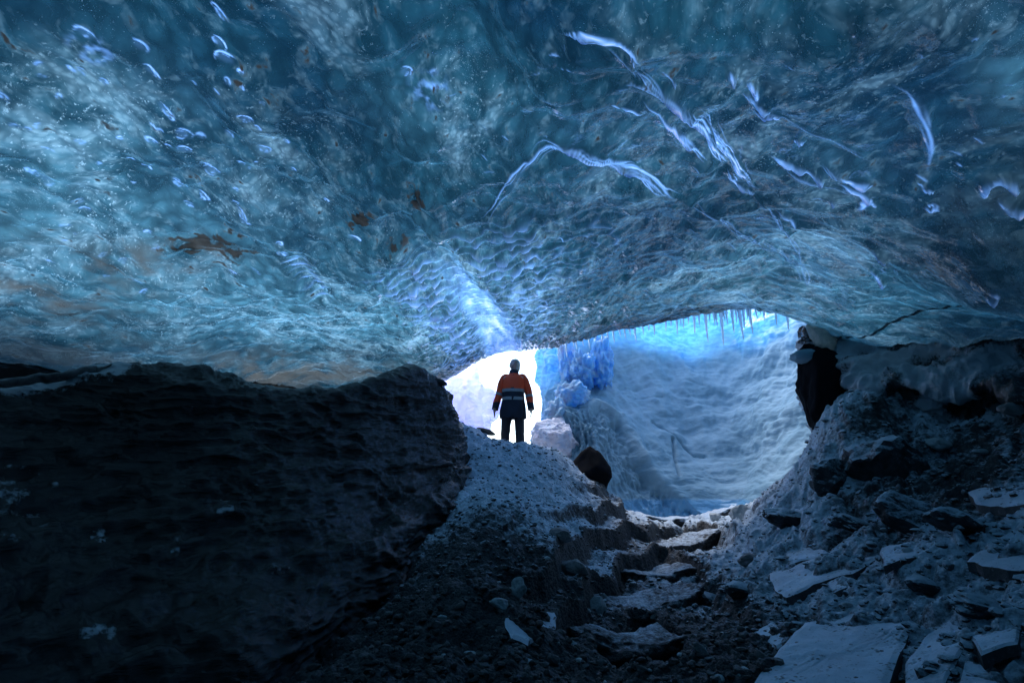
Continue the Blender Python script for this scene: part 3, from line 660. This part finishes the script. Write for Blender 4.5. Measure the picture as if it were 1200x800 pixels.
# ------------------------------------------------------------------ lumps / stones
def lump(name, c, r, mat, seed=0, sub=4, amp=.25, freq=1.2, flat=0.0, rot=0.0, attrs=None, facet=.0, tilt=0):
    bm = bmesh.new(); bmesh.ops.create_icosphere(bm, subdivisions=sub, radius=1)
    V = np.array([v.co[:] for v in bm.verts]); F = np.array([[v.index for v in f.verts] for f in bm.faces]); bm.free()
    if facet:
        g = np.random.default_rng(seed+50); N = g.normal(size=(14, 3)); N /= np.linalg.norm(N, axis=1)[:, None]; dd = .62+.3*g.random(14)
        m = (V@N.T)/dd; V = V/np.maximum(1, m.max(1)[:, None])**facet
    V = V*(1+amp*fbm(V*freq+seed*3.7, 4)[:, None])
    V = V*np.array(r); ca, sa = math.cos(rot), math.sin(rot)
    V = V@np.array([[ca, sa, 0], [-sa, ca, 0], [0, 0, 1]])
    ct, s_t = math.cos(tilt), math.sin(tilt); V = V@np.array([[ct, 0, -s_t], [0, 1, 0], [s_t, 0, ct]])
    at = {k: np.full(len(V), v) for k, v in (attrs or {}).items()}
    o = mesh_obj(name, V, F, mat, attrs=at); o.location = tuple(c); return o

# outside ice forms seen through the opening
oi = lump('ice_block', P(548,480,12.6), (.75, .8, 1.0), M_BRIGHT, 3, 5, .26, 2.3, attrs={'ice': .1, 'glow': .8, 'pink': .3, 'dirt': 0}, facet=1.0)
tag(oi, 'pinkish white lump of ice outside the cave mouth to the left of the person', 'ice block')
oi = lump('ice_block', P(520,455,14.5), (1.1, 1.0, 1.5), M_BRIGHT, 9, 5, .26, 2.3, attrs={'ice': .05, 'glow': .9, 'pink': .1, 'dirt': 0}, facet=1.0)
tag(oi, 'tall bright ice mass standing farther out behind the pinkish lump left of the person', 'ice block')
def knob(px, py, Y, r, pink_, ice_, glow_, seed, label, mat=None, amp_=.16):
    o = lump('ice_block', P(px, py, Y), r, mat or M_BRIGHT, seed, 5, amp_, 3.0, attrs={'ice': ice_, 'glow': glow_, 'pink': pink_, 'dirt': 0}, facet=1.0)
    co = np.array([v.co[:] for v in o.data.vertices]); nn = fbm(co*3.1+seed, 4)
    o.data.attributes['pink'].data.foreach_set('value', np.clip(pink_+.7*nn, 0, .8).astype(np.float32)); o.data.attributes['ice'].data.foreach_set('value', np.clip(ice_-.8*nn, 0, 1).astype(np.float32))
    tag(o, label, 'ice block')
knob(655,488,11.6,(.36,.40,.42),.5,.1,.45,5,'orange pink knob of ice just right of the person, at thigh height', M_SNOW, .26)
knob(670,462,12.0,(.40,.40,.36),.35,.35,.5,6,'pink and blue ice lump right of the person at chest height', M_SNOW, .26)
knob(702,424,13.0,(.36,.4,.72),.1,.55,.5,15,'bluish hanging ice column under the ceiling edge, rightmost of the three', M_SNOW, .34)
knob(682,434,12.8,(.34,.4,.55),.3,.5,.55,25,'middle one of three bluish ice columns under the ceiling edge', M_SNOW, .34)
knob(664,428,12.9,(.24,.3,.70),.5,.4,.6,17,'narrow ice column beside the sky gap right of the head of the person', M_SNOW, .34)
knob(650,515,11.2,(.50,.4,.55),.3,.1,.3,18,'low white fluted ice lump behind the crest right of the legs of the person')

bd = lump('boulder', P(974,464,7.2), (.56, .45, .76), M_PEAK, 21, 5, .18, 1.2, facet=.9)
tag(bd, 'black angular boulder with a snow cap where the snow bank meets the right wall', 'boulder')
sl = lump('snow_cap', P(948,418,7.15), (.24, .2, .10), M_SNOW, 22, 4, .15, 1.3, attrs={'ice': 0, 'glow': .1, 'pink': 0, 'dirt': 0})
tag(sl, 'small white snow cap lying on top of the black boulder', 'snow')
bd = lump('boulder', P(693,555,9.35), (.44, .35, .48), M_PEAK, 34, 4, .12, 1.1, facet=1.0)
for v in bd.data.vertices: k_ = 1-.62*max(0, v.co.z/.6); v.co.x *= k_; v.co.y *= k_
tag(bd, 'dark peaked boulder on the crest right of the person, against the snow', 'boulder')

# pale standing ice fin beside the lip
fin = [(945,381),(955,377),(968,384),(980,395),(992,408),(985,416),(965,418),(957,410),(952,398)]
bm = bmesh.new(); fr_ = [bm.verts.new(P(a, b, 7.15)) for a, b in fin]; cc = P(966,398,6.95)
cv = bm.verts.new(cc); bk = [bm.verts.new(P(a, b, 7.5)) for a, b in fin]
for i in range(len(fin)):
    j = (i+1) % len(fin); bm.faces.new((cv, fr_[i], fr_[j])); bm.faces.new((fr_[j], fr_[i], bk[i], bk[j]))
bmesh.ops.triangulate(bm, faces=bm.faces[:]); bmesh.ops.subdivide_edges(bm, edges=bm.edges[:], cuts=3, use_grid_fill=True)
for v in bm.verts:
    nn = fbm(np.array([v.co[:]])*7, 3)[0]; v.co += Vector((0, -.05*nn, .03*nn))
bmesh.ops.recalc_face_normals(bm, faces=bm.faces[:])
fo = bm_obj('ice_fin', bm, M_FIN); tag(fo, 'pale glassy ice fin lit cream white beside the right end of the opening', 'ice fin')

# slabs
def slab(pix, th, label, lift=.03, name='stone_slab', mat=M_SLAB, group='flat frosted slabs on the right slope'):
    H = [hit_ground(a, b) for a, b in pix]; H = np.array(H); c = H.mean(0)
    A = np.c_[H[:, :2]-c[:2], np.ones(len(H))]; w = np.linalg.lstsq(A, H[:, 2], rcond=None)[0]
    w[:2] *= .8; w[2] = c[2]+lift*.75
    pts = []
    for a, b in pix:
        d = ray(a, b); t = (w[2]-w[0]*c[0]-w[1]*c[1])/(d[2]-w[0]*d[0]-w[1]*d[1]) if abs(d[2]-w[0]*d[0]-w[1]*d[1]) > .02 else 0
        pts.append(d*t)
    pts = np.array(pts); lim = H[:, 1].max()+1.0
    pts[:, 1] = np.clip(pts[:, 1], 1, lim)
    # ragged edge
    ed = []
    for i in range(len(pts)):
        a, b = pts[i], pts[(i+1) % len(pts)]; L = np.linalg.norm(b-a); m = max(2, int(L/.05))
        for k in range(m):
            q = a+(b-a)*k/m; nn = fbm(np.array([q*6]), 3)[0]*.026; ed.append(q+np.array([nn, nn*.7, 0]))
    ed = np.array(ed); cen = ed.mean(0); nr = 9
    bm = bmesh.new(); rings = []
    for k in range(nr):
        f = 1-(k/nr)**1.0
        ring = cen+(ed-cen)*f
        ring[:, 2] = w[2]+w[0]*(ring[:, 0]-c[0])+w[1]*(ring[:, 1]-c[1])+.020*fbm(ring*2.2, 3)+.010*fbm(ring*8, 3)
        if k == 0: ring[:, 2] -= .012
        rings.append([bm.verts.new(p) for p in ring])
    rings.insert(0, [bm.verts.new(tuple(cen[:2]+(p.co[:2]-cen[:2])*(.985+.03*random.random()))+(p.co[2]-th*(.8+.4*random.random()),)) for p in rings[0]])
    n_ = len(ed)
    for r0, r1 in zip(rings[:-1], rings[1:]):
        for i in range(n_):
            j = (i+1) % n_; bm.faces.new((r0[i], r0[j], r1[j], r1[i]))
    z0 = sum(v.co.z for v in rings[-1])/n_
    cv = bm.verts.new((cen[0], cen[1], z0))
    for i in range(n_): bm.faces.new((rings[-1][i], rings[-1][(i+1) % n_], cv))
    bm.faces.new(rings[0][::-1]); bmesh.ops.recalc_face_normals(bm, faces=bm.faces[:])
    for v in bm.verts: v.co -= Vector(cen)
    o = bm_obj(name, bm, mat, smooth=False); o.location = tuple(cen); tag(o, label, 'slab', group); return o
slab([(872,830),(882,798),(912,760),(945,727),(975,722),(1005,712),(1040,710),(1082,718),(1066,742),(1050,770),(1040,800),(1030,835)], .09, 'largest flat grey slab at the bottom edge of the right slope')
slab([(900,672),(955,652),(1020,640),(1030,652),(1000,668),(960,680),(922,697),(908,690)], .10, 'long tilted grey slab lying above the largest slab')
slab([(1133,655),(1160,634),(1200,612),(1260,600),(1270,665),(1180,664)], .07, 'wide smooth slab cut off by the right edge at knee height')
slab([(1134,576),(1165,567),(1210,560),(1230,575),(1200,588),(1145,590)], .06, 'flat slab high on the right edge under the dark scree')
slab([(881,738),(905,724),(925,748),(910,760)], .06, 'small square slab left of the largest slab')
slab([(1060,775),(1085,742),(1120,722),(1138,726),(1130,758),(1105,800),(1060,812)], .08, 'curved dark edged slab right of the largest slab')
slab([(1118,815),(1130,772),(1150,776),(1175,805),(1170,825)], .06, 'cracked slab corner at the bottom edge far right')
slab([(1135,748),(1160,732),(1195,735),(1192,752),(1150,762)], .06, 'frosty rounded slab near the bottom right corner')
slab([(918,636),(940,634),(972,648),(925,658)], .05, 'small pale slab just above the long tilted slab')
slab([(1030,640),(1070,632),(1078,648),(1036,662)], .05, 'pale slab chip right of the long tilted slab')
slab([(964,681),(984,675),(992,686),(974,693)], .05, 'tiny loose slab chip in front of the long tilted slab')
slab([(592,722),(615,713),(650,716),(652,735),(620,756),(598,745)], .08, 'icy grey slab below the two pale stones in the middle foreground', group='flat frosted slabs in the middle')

def stone(px, py, rpx, mat, label, asp=(1, .8, .75), seed=1, rot=0., facet=.7, name='stone', Y=None, sink=.5):
    h = hit_ground(px, py+rpx*.5) if Y is None else P(px, py, Y); r = rpx/FPX*h[1]
    o = lump(name, h+np.array([0, 0, r*asp[2]*sink]), (r*asp[0], r*asp[1], r*asp[2]), mat, seed, 4 if rpx > 20 else 3, .13, 2.2, rot=rot, facet=1.0, attrs={'frost': .5})
    for p_ in o.data.polygons: p_.use_smooth = False
    o.rotation_euler = (seed*.7 % .5, seed*.37 % .4, 0)
    tag(o, label, 'stone'); return o
stone(607,696,11,M_PALE,'upright pale stone, taller of the two in the middle foreground',(.85,.7,1.15),3,sink=.8)
stone(585,708,10,M_PALE,'pale triangular stone left of the upright pale stone',(1.1,.8,.8),4)
stone(700,711,12,M_PALE,'round whitish stone at the edge of the dark steps',(1,.8,.85),5)
stone(673,667,15,M_MID,'large grey pitted stone on the mound above the white stone',(1,.8,.85),6)
stone(658,627,15,M_MID,'grey flat stone half way up the mound',(1.1,.9,.6),7)
stone(1102,522,14,M_PALE,'pale flat stone on dark scree under the glazed rock wall',(1.05,.8,.6),8)
stone(1153,530,9,M_PALE,'small pale stone right of the flat pale stone on the scree',(1.2,.8,.5),9)
stone(1187,485,14,M_MID,'grey stone by the right edge under the glazed rock',(1.1,.8,.7),10,Y=4.9)
stone(870,603,15,M_PALE,'snow crusted stone at the right end of the ice ledge',(1,.9,.8),11)
stone(838,606,7,M_PALE,'little snow crusted stone left of the larger one on the ledge',(1,.9,.9),12)
stone(880,655,12,M_MID,'blocky frosted stone beside the top of the right slope',(1.2,.8,.7),13)
stone(820,760,9,M_MID,'grey stone at the lower right edge of the dark steps',(1.1,.8,.7),14)
stone(515,449,8,M_DARKST,'small dark pointed stone perched on the nose of the black rock',(1.3,.6,.5),15,Y=7.9)
stone(570,508,9,M_DARKST,'flat black stone on the crest left of the person',(1.3,.8,.45),16,Y=9.0)

M_FROCK = mat_gravel('frosted_rock', (.010, .011, .013), (.045, .048, .055))
for a_ in [(1038,532,40,'big dark frosted rock on the crest of the right mound',(1.1,.9,.9)),(982,560,30,'dark frosted rock on the left flank of the right mound',(1.0,.8,.9)),(1070,596,32,'dark angular rock below the crest of the right mound',(1.2,.9,.7)),(1120,604,26,'dark rock at the foot of the scree, left of the high slab',(1.2,.9,.6)),
           (925,602,22,'frosted rock half way down the left edge of the right slope',(1.2,.8,.6)),(1148,702,26,'flat frosted rock between the wide smooth slab and the rounded slab',(1.4,.9,.5)),(1090,690,18,'frosted rock just above the curved slab',(1.3,.8,.5)),(868,688,15,'small frosted rock beside the dark steps',(1.1,.8,.6)),
           (1010,610,24,'frosted rock above the long tilted slab',(1.4,.8,.5)),(830,700,14,'frosted rock at the right end of the third step',(1.2,.8,.7)),(745,575,12,'dark rock on the frosty crest beside the snow bank',(1.6,.8,.6)),(722,560,13,'low black rock beside the dark peaked boulder',(1.6,.8,.6))]:
    stone(a_[0], a_[1], a_[2], M_FROCK, a_[3], a_[4], seed=a_[0] % 37+20, sink=.25)
# layered rock ledges stepping down the gully
def ledge(pts, depth, th, fr_, seed, label):
    cr = resample(np.array([P(*a) for a in pts]), 220, 0); cr[:, 2] += .05; ns = 34
    prof = np.array([(1.0, .03), (.8, .03), (.5, .02), (.2, .01), (.05, 0), (0, -.25), (.01, -.6), (.05, -1.0), (.3, -1.15), (.8, -1.3), (1.0, -1.0)])
    pr = resample(prof, ns, 0); Gq = np.zeros((220, ns, 3))
    endt = np.clip(np.minimum(np.arange(220), 219-np.arange(220))/30, .25, 1)[:, None]
    Gq[..., 0] = cr[:, None, 0]+0*pr[None, :, 0]; Gq[..., 1] = cr[:, None, 1]+pr[None, :, 0]*depth*endt; Gq[..., 2] = cr[:, None, 2]+pr[None, :, 1]*th*endt
    nz = fbm(Gq*np.array([2.2, 2.2, 5])+seed, 4); lay = fbm(Gq*np.array([2, 2, 16])+seed*2, 3); f1, f2, idn = worley(Gq*np.array([4, 4, 7])+seed)
    dv = .10*nz+.035*lay+.07*(idn-.5)*sstep(0, .25, f2-f1)
    front = sstep(.75, .0, pr[:, 0])[None]
    Gq[..., 1] -= dv*front; Gq[..., 2] += .45*dv
    fq = np.clip(fr_*sstep(-.5, -.02, pr[:, 1])[None]+0*nz, 0, 1)
    o = grid_obj('rock_ledge', Gq, M_GROUND, flip=True, attrs={'frost': fq, 'snow': 0*fq}); tag(o, label, 'rock ledge', 'layered ledges stepping down the gully')
ledge([(722,594,9.35),(750,606,9.3),(790,612,9.25),(830,609,9.3),(862,597,9.4)],.6,.22,.85,1,'topmost pale frosted ledge at the foot of the snow bank')
ledge([(700,622,8.1),(735,638,7.95),(785,645,7.9),(825,637,8.0),(848,622,8.3)],.6,.26,.45,4,'second ledge down, dark with a thin frosted top')
ledge([(668,652,6.9),(715,672,6.75),(770,680,6.7),(815,670,6.85),(838,655,7.1)],.6,.28,.40,7,'third ledge down, in the middle of the dark steps')
ledge([(655,696,5.75),(700,712,5.6),(760,719,5.55),(805,708,5.7),(826,692,5.9)],.55,.26,.38,10,'fourth ledge down, black faced, beside the round whitish stone')
ledge([(668,745,4.85),(715,760,4.7),(765,765,4.68),(806,752,4.8)],.5,.24,.32,13,'lowest ledge of the dark steps near the bottom of the photo')
# loose gravel
def scatter(name, n, rlo, rhi, mat, region, seed, power=2.6):
    g = np.random.default_rng(seed); bm = bmesh.new(); bmesh.ops.create_icosphere(bm, subdivisions=2, radius=1)
    V0 = np.array([v.co[:] for v in bm.verts]); F0 = np.array([[v.index for v in f.verts] for f in bm.faces]); bm.free()
    kinds = []
    for k in range(8):
        N = g.normal(size=(9, 3)); N /= np.linalg.norm(N, axis=1)[:, None]; m = (V0@N.T)/(.5+.3*g.random(9))
        kinds.append(V0/np.maximum(1, m.max(1)[:, None]))
    kinds = np.array(kinds)
    pts = region(g, n); r = rlo+(rhi-rlo)*g.random(len(pts))**power
    z = ground_z(pts[:, 0], pts[:, 1], True)
    a = g.random(len(pts))*6.28; sc = .6+.6*g.random((len(pts), 3)); sc[:, 2] *= .75
    K = kinds[g.integers(0, 8, len(pts))]*sc[:, None]*r[:, None, None]
    ca, sa = np.cos(a)[:, None], np.sin(a)[:, None]
    V = np.stack([K[..., 0]*ca-K[..., 1]*sa, K[..., 0]*sa+K[..., 1]*ca, K[..., 2]], -1)+np.stack([pts[:, 0], pts[:, 1], z+r*.15], -1)[:, None]
    F = F0[None]+(np.arange(len(pts))*len(V0))[:, None, None]
    o = mesh_obj(name, V.reshape(-1, 3), F.reshape(-1, 3), mat, smooth=False, attrs={'frost': np.repeat(frost_at(pts[:, 0], pts[:, 1]), len(V0))}); return o
def reg_all(g, n):
    y = 2.9+6.3*g.random(n)**1.35; x = (g.random(n)*1.75-.62)*y; m = (x > -.55*y+.0)
    return np.c_[x, y][m]
tag(scatter('gravel', 11000, .006, .045, M_GRAVD, reg_all, 2), kind='stuff')
def reg_mound(g, n):
    y = 3.4+5.6*g.random(n); x = (g.random(n)*1.5-.35)*y*.9; return np.c_[x, y]
tag(scatter('frosted_gravel', 4500, .006, .05, M_GRAVM, reg_mound, 3, 3.2), kind='stuff')
def reg_pale(g, n):
    y = 3.4+5.6*g.random(n); x = (g.random(n)*1.2-.15)*y*.9; return np.c_[x, y]
tag(scatter('pale_pebbles', 500, .008, .045, M_PALE, reg_pale, 4, 3.0), kind='stuff')

# ------------------------------------------------------------------ icicles
ics = [(672,398,9,0),(683,395,12,0),(698,391,11,0),(713,388,12,0),(727,384,12,0),(739,381,14,0),(753,378,15,0),(760,377,12,0),(786,371,14,0),(797,369,16,0),(806,367,16,0),(819,365,20,0),(831,363,16,0),(839,362,26,0),(847,361,20,0),(861,360,22,0),(873,360,18,0),(889,359,14,0),(899,358,16,0),(911,358,12,0),(792,370,30,0),(800,368,22,0),(812,366,34,0),(826,364,50,1),(835,363,24,0),(843,362,60,2),(851,362,26,0),(857,361,40,0),(865,360,52,1),(869,360,34,0),(877,360,46,1),(884,359,20,0),(893,359,26,0),(905,358,36,0),(918,357,46,3),(780,373,20,0),(766,376,22,0),(745,380,26,0),(733,383,18,0),
       (720,386,20,0),(706,389,16,0),(690,393,18,0),(676,397,16,0),(664,401,24,0),(655,403,20,0)]
lipP = G[:, -1]
lpx = 600+FPX*lipP[:, 0]/(lipP[:, 1]*CP+lipP[:, 2]*SP)
vis = (lipP[:, 0] > -1.2) & (lipP[:, 0] < 5.3)
lab = {0: 'thin clear icicle hanging from the blue ice lip above the snow bank', 1: 'long slender icicle near the bright middle of the lip', 2: 'longest icicle, hanging at the brightest part of the lip', 3: 'rightmost long icicle on the lip, apart from the others'}
for px, py, ln, kd in ics:
    i = np.where(vis)[0][np.argmin(np.abs(lpx[vis]-px))]; c = lipP[i]; L = ln/FPX*c[1]*.75
    n_, m_ = 8, 14; V = []
    for k in range(m_):
        t = k/(m_-1); r = (.030*(1-t)**.8+.004)*(1+.18*math.sin(k*2.3+px))*(.7+.5*ln/50)
        if k == m_-1: r = .001
        for j in range(n_): V.append((r*math.cos(j*6.283/n_)+.01*math.sin(t*3+px), r*math.sin(j*6.283/n_), .10-t*(L+.1)))
    V = np.array(V).reshape(m_, n_, 3).swapaxes(0, 1)
    o = grid_obj('icicle', V, M_CICE, wrap=True); o.location = (c[0]+nx[i]*.05, c[1]+ny[i]*.05, c[2]); tag(o, lab[kd], 'icicle', 'icicles hanging from the ceiling lip')

# ------------------------------------------------------------------ person
M_ORANGE = mat_plain('orange_fabric', (1.0, .085, .02), .7, .3, 60, .95, Sheen_Weight=1.0, Sheen_Roughness=.35, Sheen_Tint=(1.0, .25, .1)); M_NAVY = mat_plain('navy_fabric', (.012, .017, .032), .75, .3, 60)
M_REFL = mat_plain('grey_reflective_tape', (.33, .34, .33), .4); M_SKIN = mat_plain('skin', (.62, .38, .29), .5); M_HAIR = mat_plain('blond_hair', (.80, .70, .54), .6, .6, 90)
M_TROUSER = mat_plain('dark_trousers', (.03, .028, .034), .8, .4, 50); M_BOOT = mat_plain('black_boot', (.01, .01, .01), .5); M_EYE = mat_plain('eye_dark', (.02, .02, .02), .3); M_LIP = mat_plain('lip', (.35, .11, .09), .5)
PY = 9.3; px0 = P(600, 500, PY)[0]; feet_z = P(600, 420, PY)[2]-1.77
per = empty('person', (px0, PY, feet_z)); per.rotation_euler = (R(-1.5), R(1.2), R(-8)); tag(per, 'person in an orange and navy work jacket standing on the crest before the bright opening', 'person')
def skin(name, verts, edges, rad, mat, parent, root=0, sub=2):
    me = bpy.data.meshes.new(name); me.from_pydata([tuple(v) for v in verts], edges, []); o = bpy.data.objects.new(name, me); link(o, parent)
    md = o.modifiers.new('skin', 'SKIN'); md.use_smooth_shade = True
    sv = me.skin_vertices[0].data if me.skin_vertices else None
    for i, r in enumerate(rad):
        r = r if isinstance(r, tuple) else (r, r); sv[i].radius = r; sv[i].use_root = (i == root)
    o.modifiers.new('sub', 'SUBSURF').levels = sub; o.modifiers['sub'].render_levels = sub
    me.materials.append(mat); return o
V, E, RD = [], [], []
def vtx(p, r, par=None):
    V.append(p); RD.append(r)
    if par is not None: E.append((par, len(V)-1))
    return len(V)-1
pel = vtx((0, 0, .95), (.15, .11)); wa = vtx((0, 0, 1.12), (.13, .10), pel); ch = vtx((0, 0, 1.32), (.16, .11), wa); nk = vtx((0, 0, 1.47), .055, ch); nk2 = vtx((0, -.005, 1.54), .052, nk)
hd = vtx((-.005, -.015, 1.62), (.072, .085), nk2); hd2 = vtx((-.005, -.01, 1.69), (.070, .082), hd); hd3 = vtx((-.005, 0, 1.735), (.04, .05), hd2)
for s in (-1, 1):
    hip = vtx((s*.10, 0, .90), .095, pel); kn = vtx((s*.125, -.01, .49), .062, hip); an = vtx((s*.14, .02, .10), .042, kn); ft = vtx((s*.16, -.13, .04), .035, an)
    sh = vtx((s*.19, 0, 1.41), .065, ch); el = vtx((s*.29, .02, 1.12), .045, sh); wr = vtx((s*.33, -.03, .86), .030, el)
    pa = vtx((s*.335, -.04, .80), (.022, .036), wr)
body = skin('body', V, E, RD, M_SKIN, per)
# hands: five separate fingers joined to the palm
for s in (-1, 1):
    V2, E2, R2 = [(s*.333, -.035, .83), (s*.336, -.042, .775)], [(0, 1)], [(.024, .034), (.022, .038)]
    for k, (dy, ln) in enumerate([(-.032, .075), (-.011, .085), (.011, .078), (.030, .062)]):
        b = len(V2); V2 += [(s*.336, -.042+dy, .752), (s*.333, -.046+dy, .752-ln*.5), (s*.322, -.048+dy, .752-ln)]; R2 += [.0095, .009, .0075]; E2 += [(1, b), (b, b+1), (b+1, b+2)]
    b = len(V2); V2 += [(s*.330, -.080, .79), (s*.322, -.098, .755)]; R2 += [.011, .009]; E2 += [(0, b), (b, b+1)]
    skin('hand', V2, E2, R2, M_SKIN, body, 0)
def ringloft(secs, nseg=40, fold=0., seed=0, pw=2.3):   # (z, cx, cy, rx, ry)
    A = resample(np.array(secs, float), 60, 0); th_ = np.linspace(0, 2*math.pi, nseg, endpoint=False)
    c_, s_ = np.cos(th_), np.sin(th_); e = 2/pw
    Xr = A[:, 1][:, None]+A[:, 3][:, None]*np.sign(c_)*np.abs(c_)**e; Yr = A[:, 2][:, None]+A[:, 4][:, None]*np.sign(s_)*np.abs(s_)**e
    Zr = np.repeat(A[:, 0][:, None], nseg, 1); G_ = np.stack([Xr, Yr, Zr], -1)
    if fold:
        cen = np.stack([A[:, 1], A[:, 2], A[:, 0]], -1)[:, None]; dv = G_-cen
        G_ = cen+dv*(1+fold*fbm(G_*np.array([9, 9, 4])+seed, 3)[..., None]); 
    return np.swapaxes(G_, 0, 1)
JS = [(.66,0,0,.245,.165),(.70,0,0,.245,.165),(.85,0,0,.225,.155),(1.0,0,0,.205,.145),(1.15,0,0,.205,.145),(1.30,0,0,.205,.145),(1.39,0,0,.185,.13),(1.445,0,0,.135,.10),(1.49,0,0,.085,.08)]
JG = ringloft(JS, 64, .07, 3)
zc = (JG[:, :-1, 2]+JG[:, 1:, 2])/2; fm = np.where(zc.ravel() > 1.165, 0, 1)
jac = grid_obj('jacket', JG, [M_ORANGE, M_NAVY], wrap=True, parent=per, fmats=fm)
def band(z0, z1, off, mat, name, parent, pick=None):
    zs = np.linspace(z0, z1, 4); A = np.array(JS)
    idx = JG[0, :, 2]; G_ = []
    for z in zs:
        j = np.interp(z, idx, np.arange(len(idx))); a = int(j); f = j-a; rg = JG[:, a]*(1-f)+JG[:, min(a+1, len(idx)-1)]*f
        c = rg.mean(0); c[2] = z; rg = c+(rg-c)*(1+off/.18); rg[:, 2] = z; G_.append(rg)
    G_ = np.stack(G_, 1)
    if pick is not None: return grid_obj(name, G_[pick], mat, parent=parent)
    return grid_obj(name, G_, mat, wrap=True, parent=parent)
band(1.135, 1.19, .004, M_REFL, 'reflective_stripe', jac); band(.985, 1.04, .004, M_REFL, 'reflective_stripe', jac)
band(.67, 1.455, .003, M_NAVY, 'zip_flap', jac, slice(47, 50))
col_ = grid_obj('collar', ringloft([(1.44,0,0,.10,.09),(1.48,0,0,.092,.085),(1.53,0,-.005,.082,.08),(1.555,0,-.005,.075,.072),(1.54,0,-.005,.066,.064)], 32, .04, 8), M_NAVY, wrap=True, parent=jac)
def tube(path, rads, nseg=24, fold=.06, seed=0, n=48):
    Pp = resample(np.array(path, float), n, 0); Rr = resample(np.array(rads, float), n, 0)
    T_ = np.gradient(Pp, axis=0); T_ /= np.linalg.norm(T_, axis=1)[:, None]
    a = np.cross(T_, np.array([0, 1, 0])); a /= np.linalg.norm(a, axis=1)[:, None]; b = np.cross(T_, a)
    th_ = np.linspace(0, 2*math.pi, nseg, endpoint=False)
    dv = a[None]*np.cos(th_)[:, None, None]+b[None]*np.sin(th_)[:, None, None]
    G_ = Pp[None]+dv*Rr[None, :, None]
    G_ = Pp[None]+(G_-Pp[None])*(1+fold*fbm(G_*np.array([11, 11, 9])+seed, 3)[..., None])
    return G_
for s in (-1, 1):
    SGd = tube([(s*.10,0,1.455),(s*.165,0,1.425),(s*.222,.01,1.31),(s*.268+.008,.03,1.13),(s*.305,.01,.97),(s*.332,-.03,.82)], [.03,.060,.074,.070,.064,.062], seed=s*5)
    zc = (SGd[:, :-1, 2]+SGd[:, 1:, 2])/2; fm = np.where(zc.ravel() > .955, 0, 1)
    sv = grid_obj('sleeve', SGd, [M_ORANGE, M_NAVY], wrap=True, parent=jac, fmats=fm)
    sel = [j for j in range(SGd.shape[1]) if 1.07 < SGd[0, j, 2] < 1.125]
    ctr = SGd.mean(0)[None]; G_ = ctr+(SGd-ctr)*1.04
    # elbow band joins its sleeve's mesh family as a jacket part
    grid_obj('elbow_band', G_[:, sel[0]:sel[-1]+2], M_REFL, wrap=True, parent=jac)
    TG = tube([(s*.095,0,.95),(s*.11,0,.75),(s*.125,-.01,.50),(s*.135,.01,.28),(s*.142,.02,.08)], [.115,.105,.086,.080,.078], seed=s*9, fold=.09)
    grid_obj('trouser_leg', TG, M_TROUSER, wrap=True, parent=per)
    bt = tube([(s*.142,.02,.20),(s*.143,.02,.06),(s*.15,-.03,.045),(s*.162,-.13,.04),(s*.165,-.17,.035)], [.058,.062,.058,.05,.02], fold=.03)
    grid_obj('boot', bt, M_BOOT, wrap=True, parent=per)
# hair, face
hb = lump('hair', (.012, .022, 1.665), (.098, .108, .115), M_HAIR, 41, 4, .12, 2.2); hb.parent = per
hv = hb.data
for v in hv.vertices:                       # open the hair over the face, which looks down to the viewer's left
    if v.co.y < -.035 and v.co.z < .055 and v.co.x < .05: v.co.y = -.035+(v.co.y+.035)*.15
hb2 = lump('hair', (.06, .02, 1.60), (.045, .07, .085), M_HAIR, 43, 3, .15, 2.5); hb2.parent = per
nose = lump('nose', (-.02, -.105, 1.635), (.012, .018, .022), M_SKIN, 44, 2, .05); nose.parent = body
for s in (-1, 1):
    e_ = lump('eye', (-.018+s*.030, -.093, 1.662), (.011, .006, .007), M_EYE, 45, 2, 0); e_.parent = body
    e_ = lump('ear', (-.005+s*.075, -.005, 1.64), (.012, .02, .03), M_SKIN, 46, 2, .05); e_.parent = body
mo = lump('mouth', (-.018, -.094, 1.598), (.022, .006, .006), M_LIP, 47, 2, 0); mo.parent = body

# ------------------------------------------------------------------ light
SUN_EL, SUN_AZ = R(60), R(-25)     # azimuth from +Y (ahead of the camera) towards +X
w = bpy.data.worlds.new('World'); SC.world = w; w.use_nodes = True; nt = w.node_tree; nt.nodes.clear()
sky = nt.nodes.new('ShaderNodeTexSky'); sky.sky_type = 'NISHITA'; sky.sun_disc = False; sky.sun_elevation = SUN_EL; sky.sun_rotation = SUN_AZ; sky.dust_density = .8; sky.altitude = 200
bg = nt.nodes.new('ShaderNodeBackground'); bg.inputs[1].default_value = .15; wo = nt.nodes.new('ShaderNodeOutputWorld')
nt.links.new(sky.outputs[0], bg.inputs[0]); nt.links.new(bg.outputs[0], wo.inputs[0])
sl_ = bpy.data.lights.new('sun', 'SUN'); sl_.energy = .5; sl_.angle = R(25); sl_.color = (1, .99, .97); so = bpy.data.objects.new('sun', sl_); link(so)
dirv = Vector((math.sin(SUN_AZ)*math.cos(SUN_EL), math.cos(SUN_AZ)*math.cos(SUN_EL), math.sin(SUN_EL)))
so.rotation_euler = dirv.to_track_quat('Z', 'Y').to_euler()
SC.view_settings.view_transform = 'Standard'; SC.view_settings.look = 'None'; SC.view_settings.exposure = 1.85; SC.view_settings.gamma = 1
SC.render.engine = 'CYCLES'; c = SC.cycles; c.use_denoising = True; c.max_bounces = 8; c.diffuse_bounces = 5; c.glossy_bounces = 3; c.transmission_bounces = 6; c.sample_clamp_indirect = 6
c.caustics_reflective = False; c.caustics_refractive = False
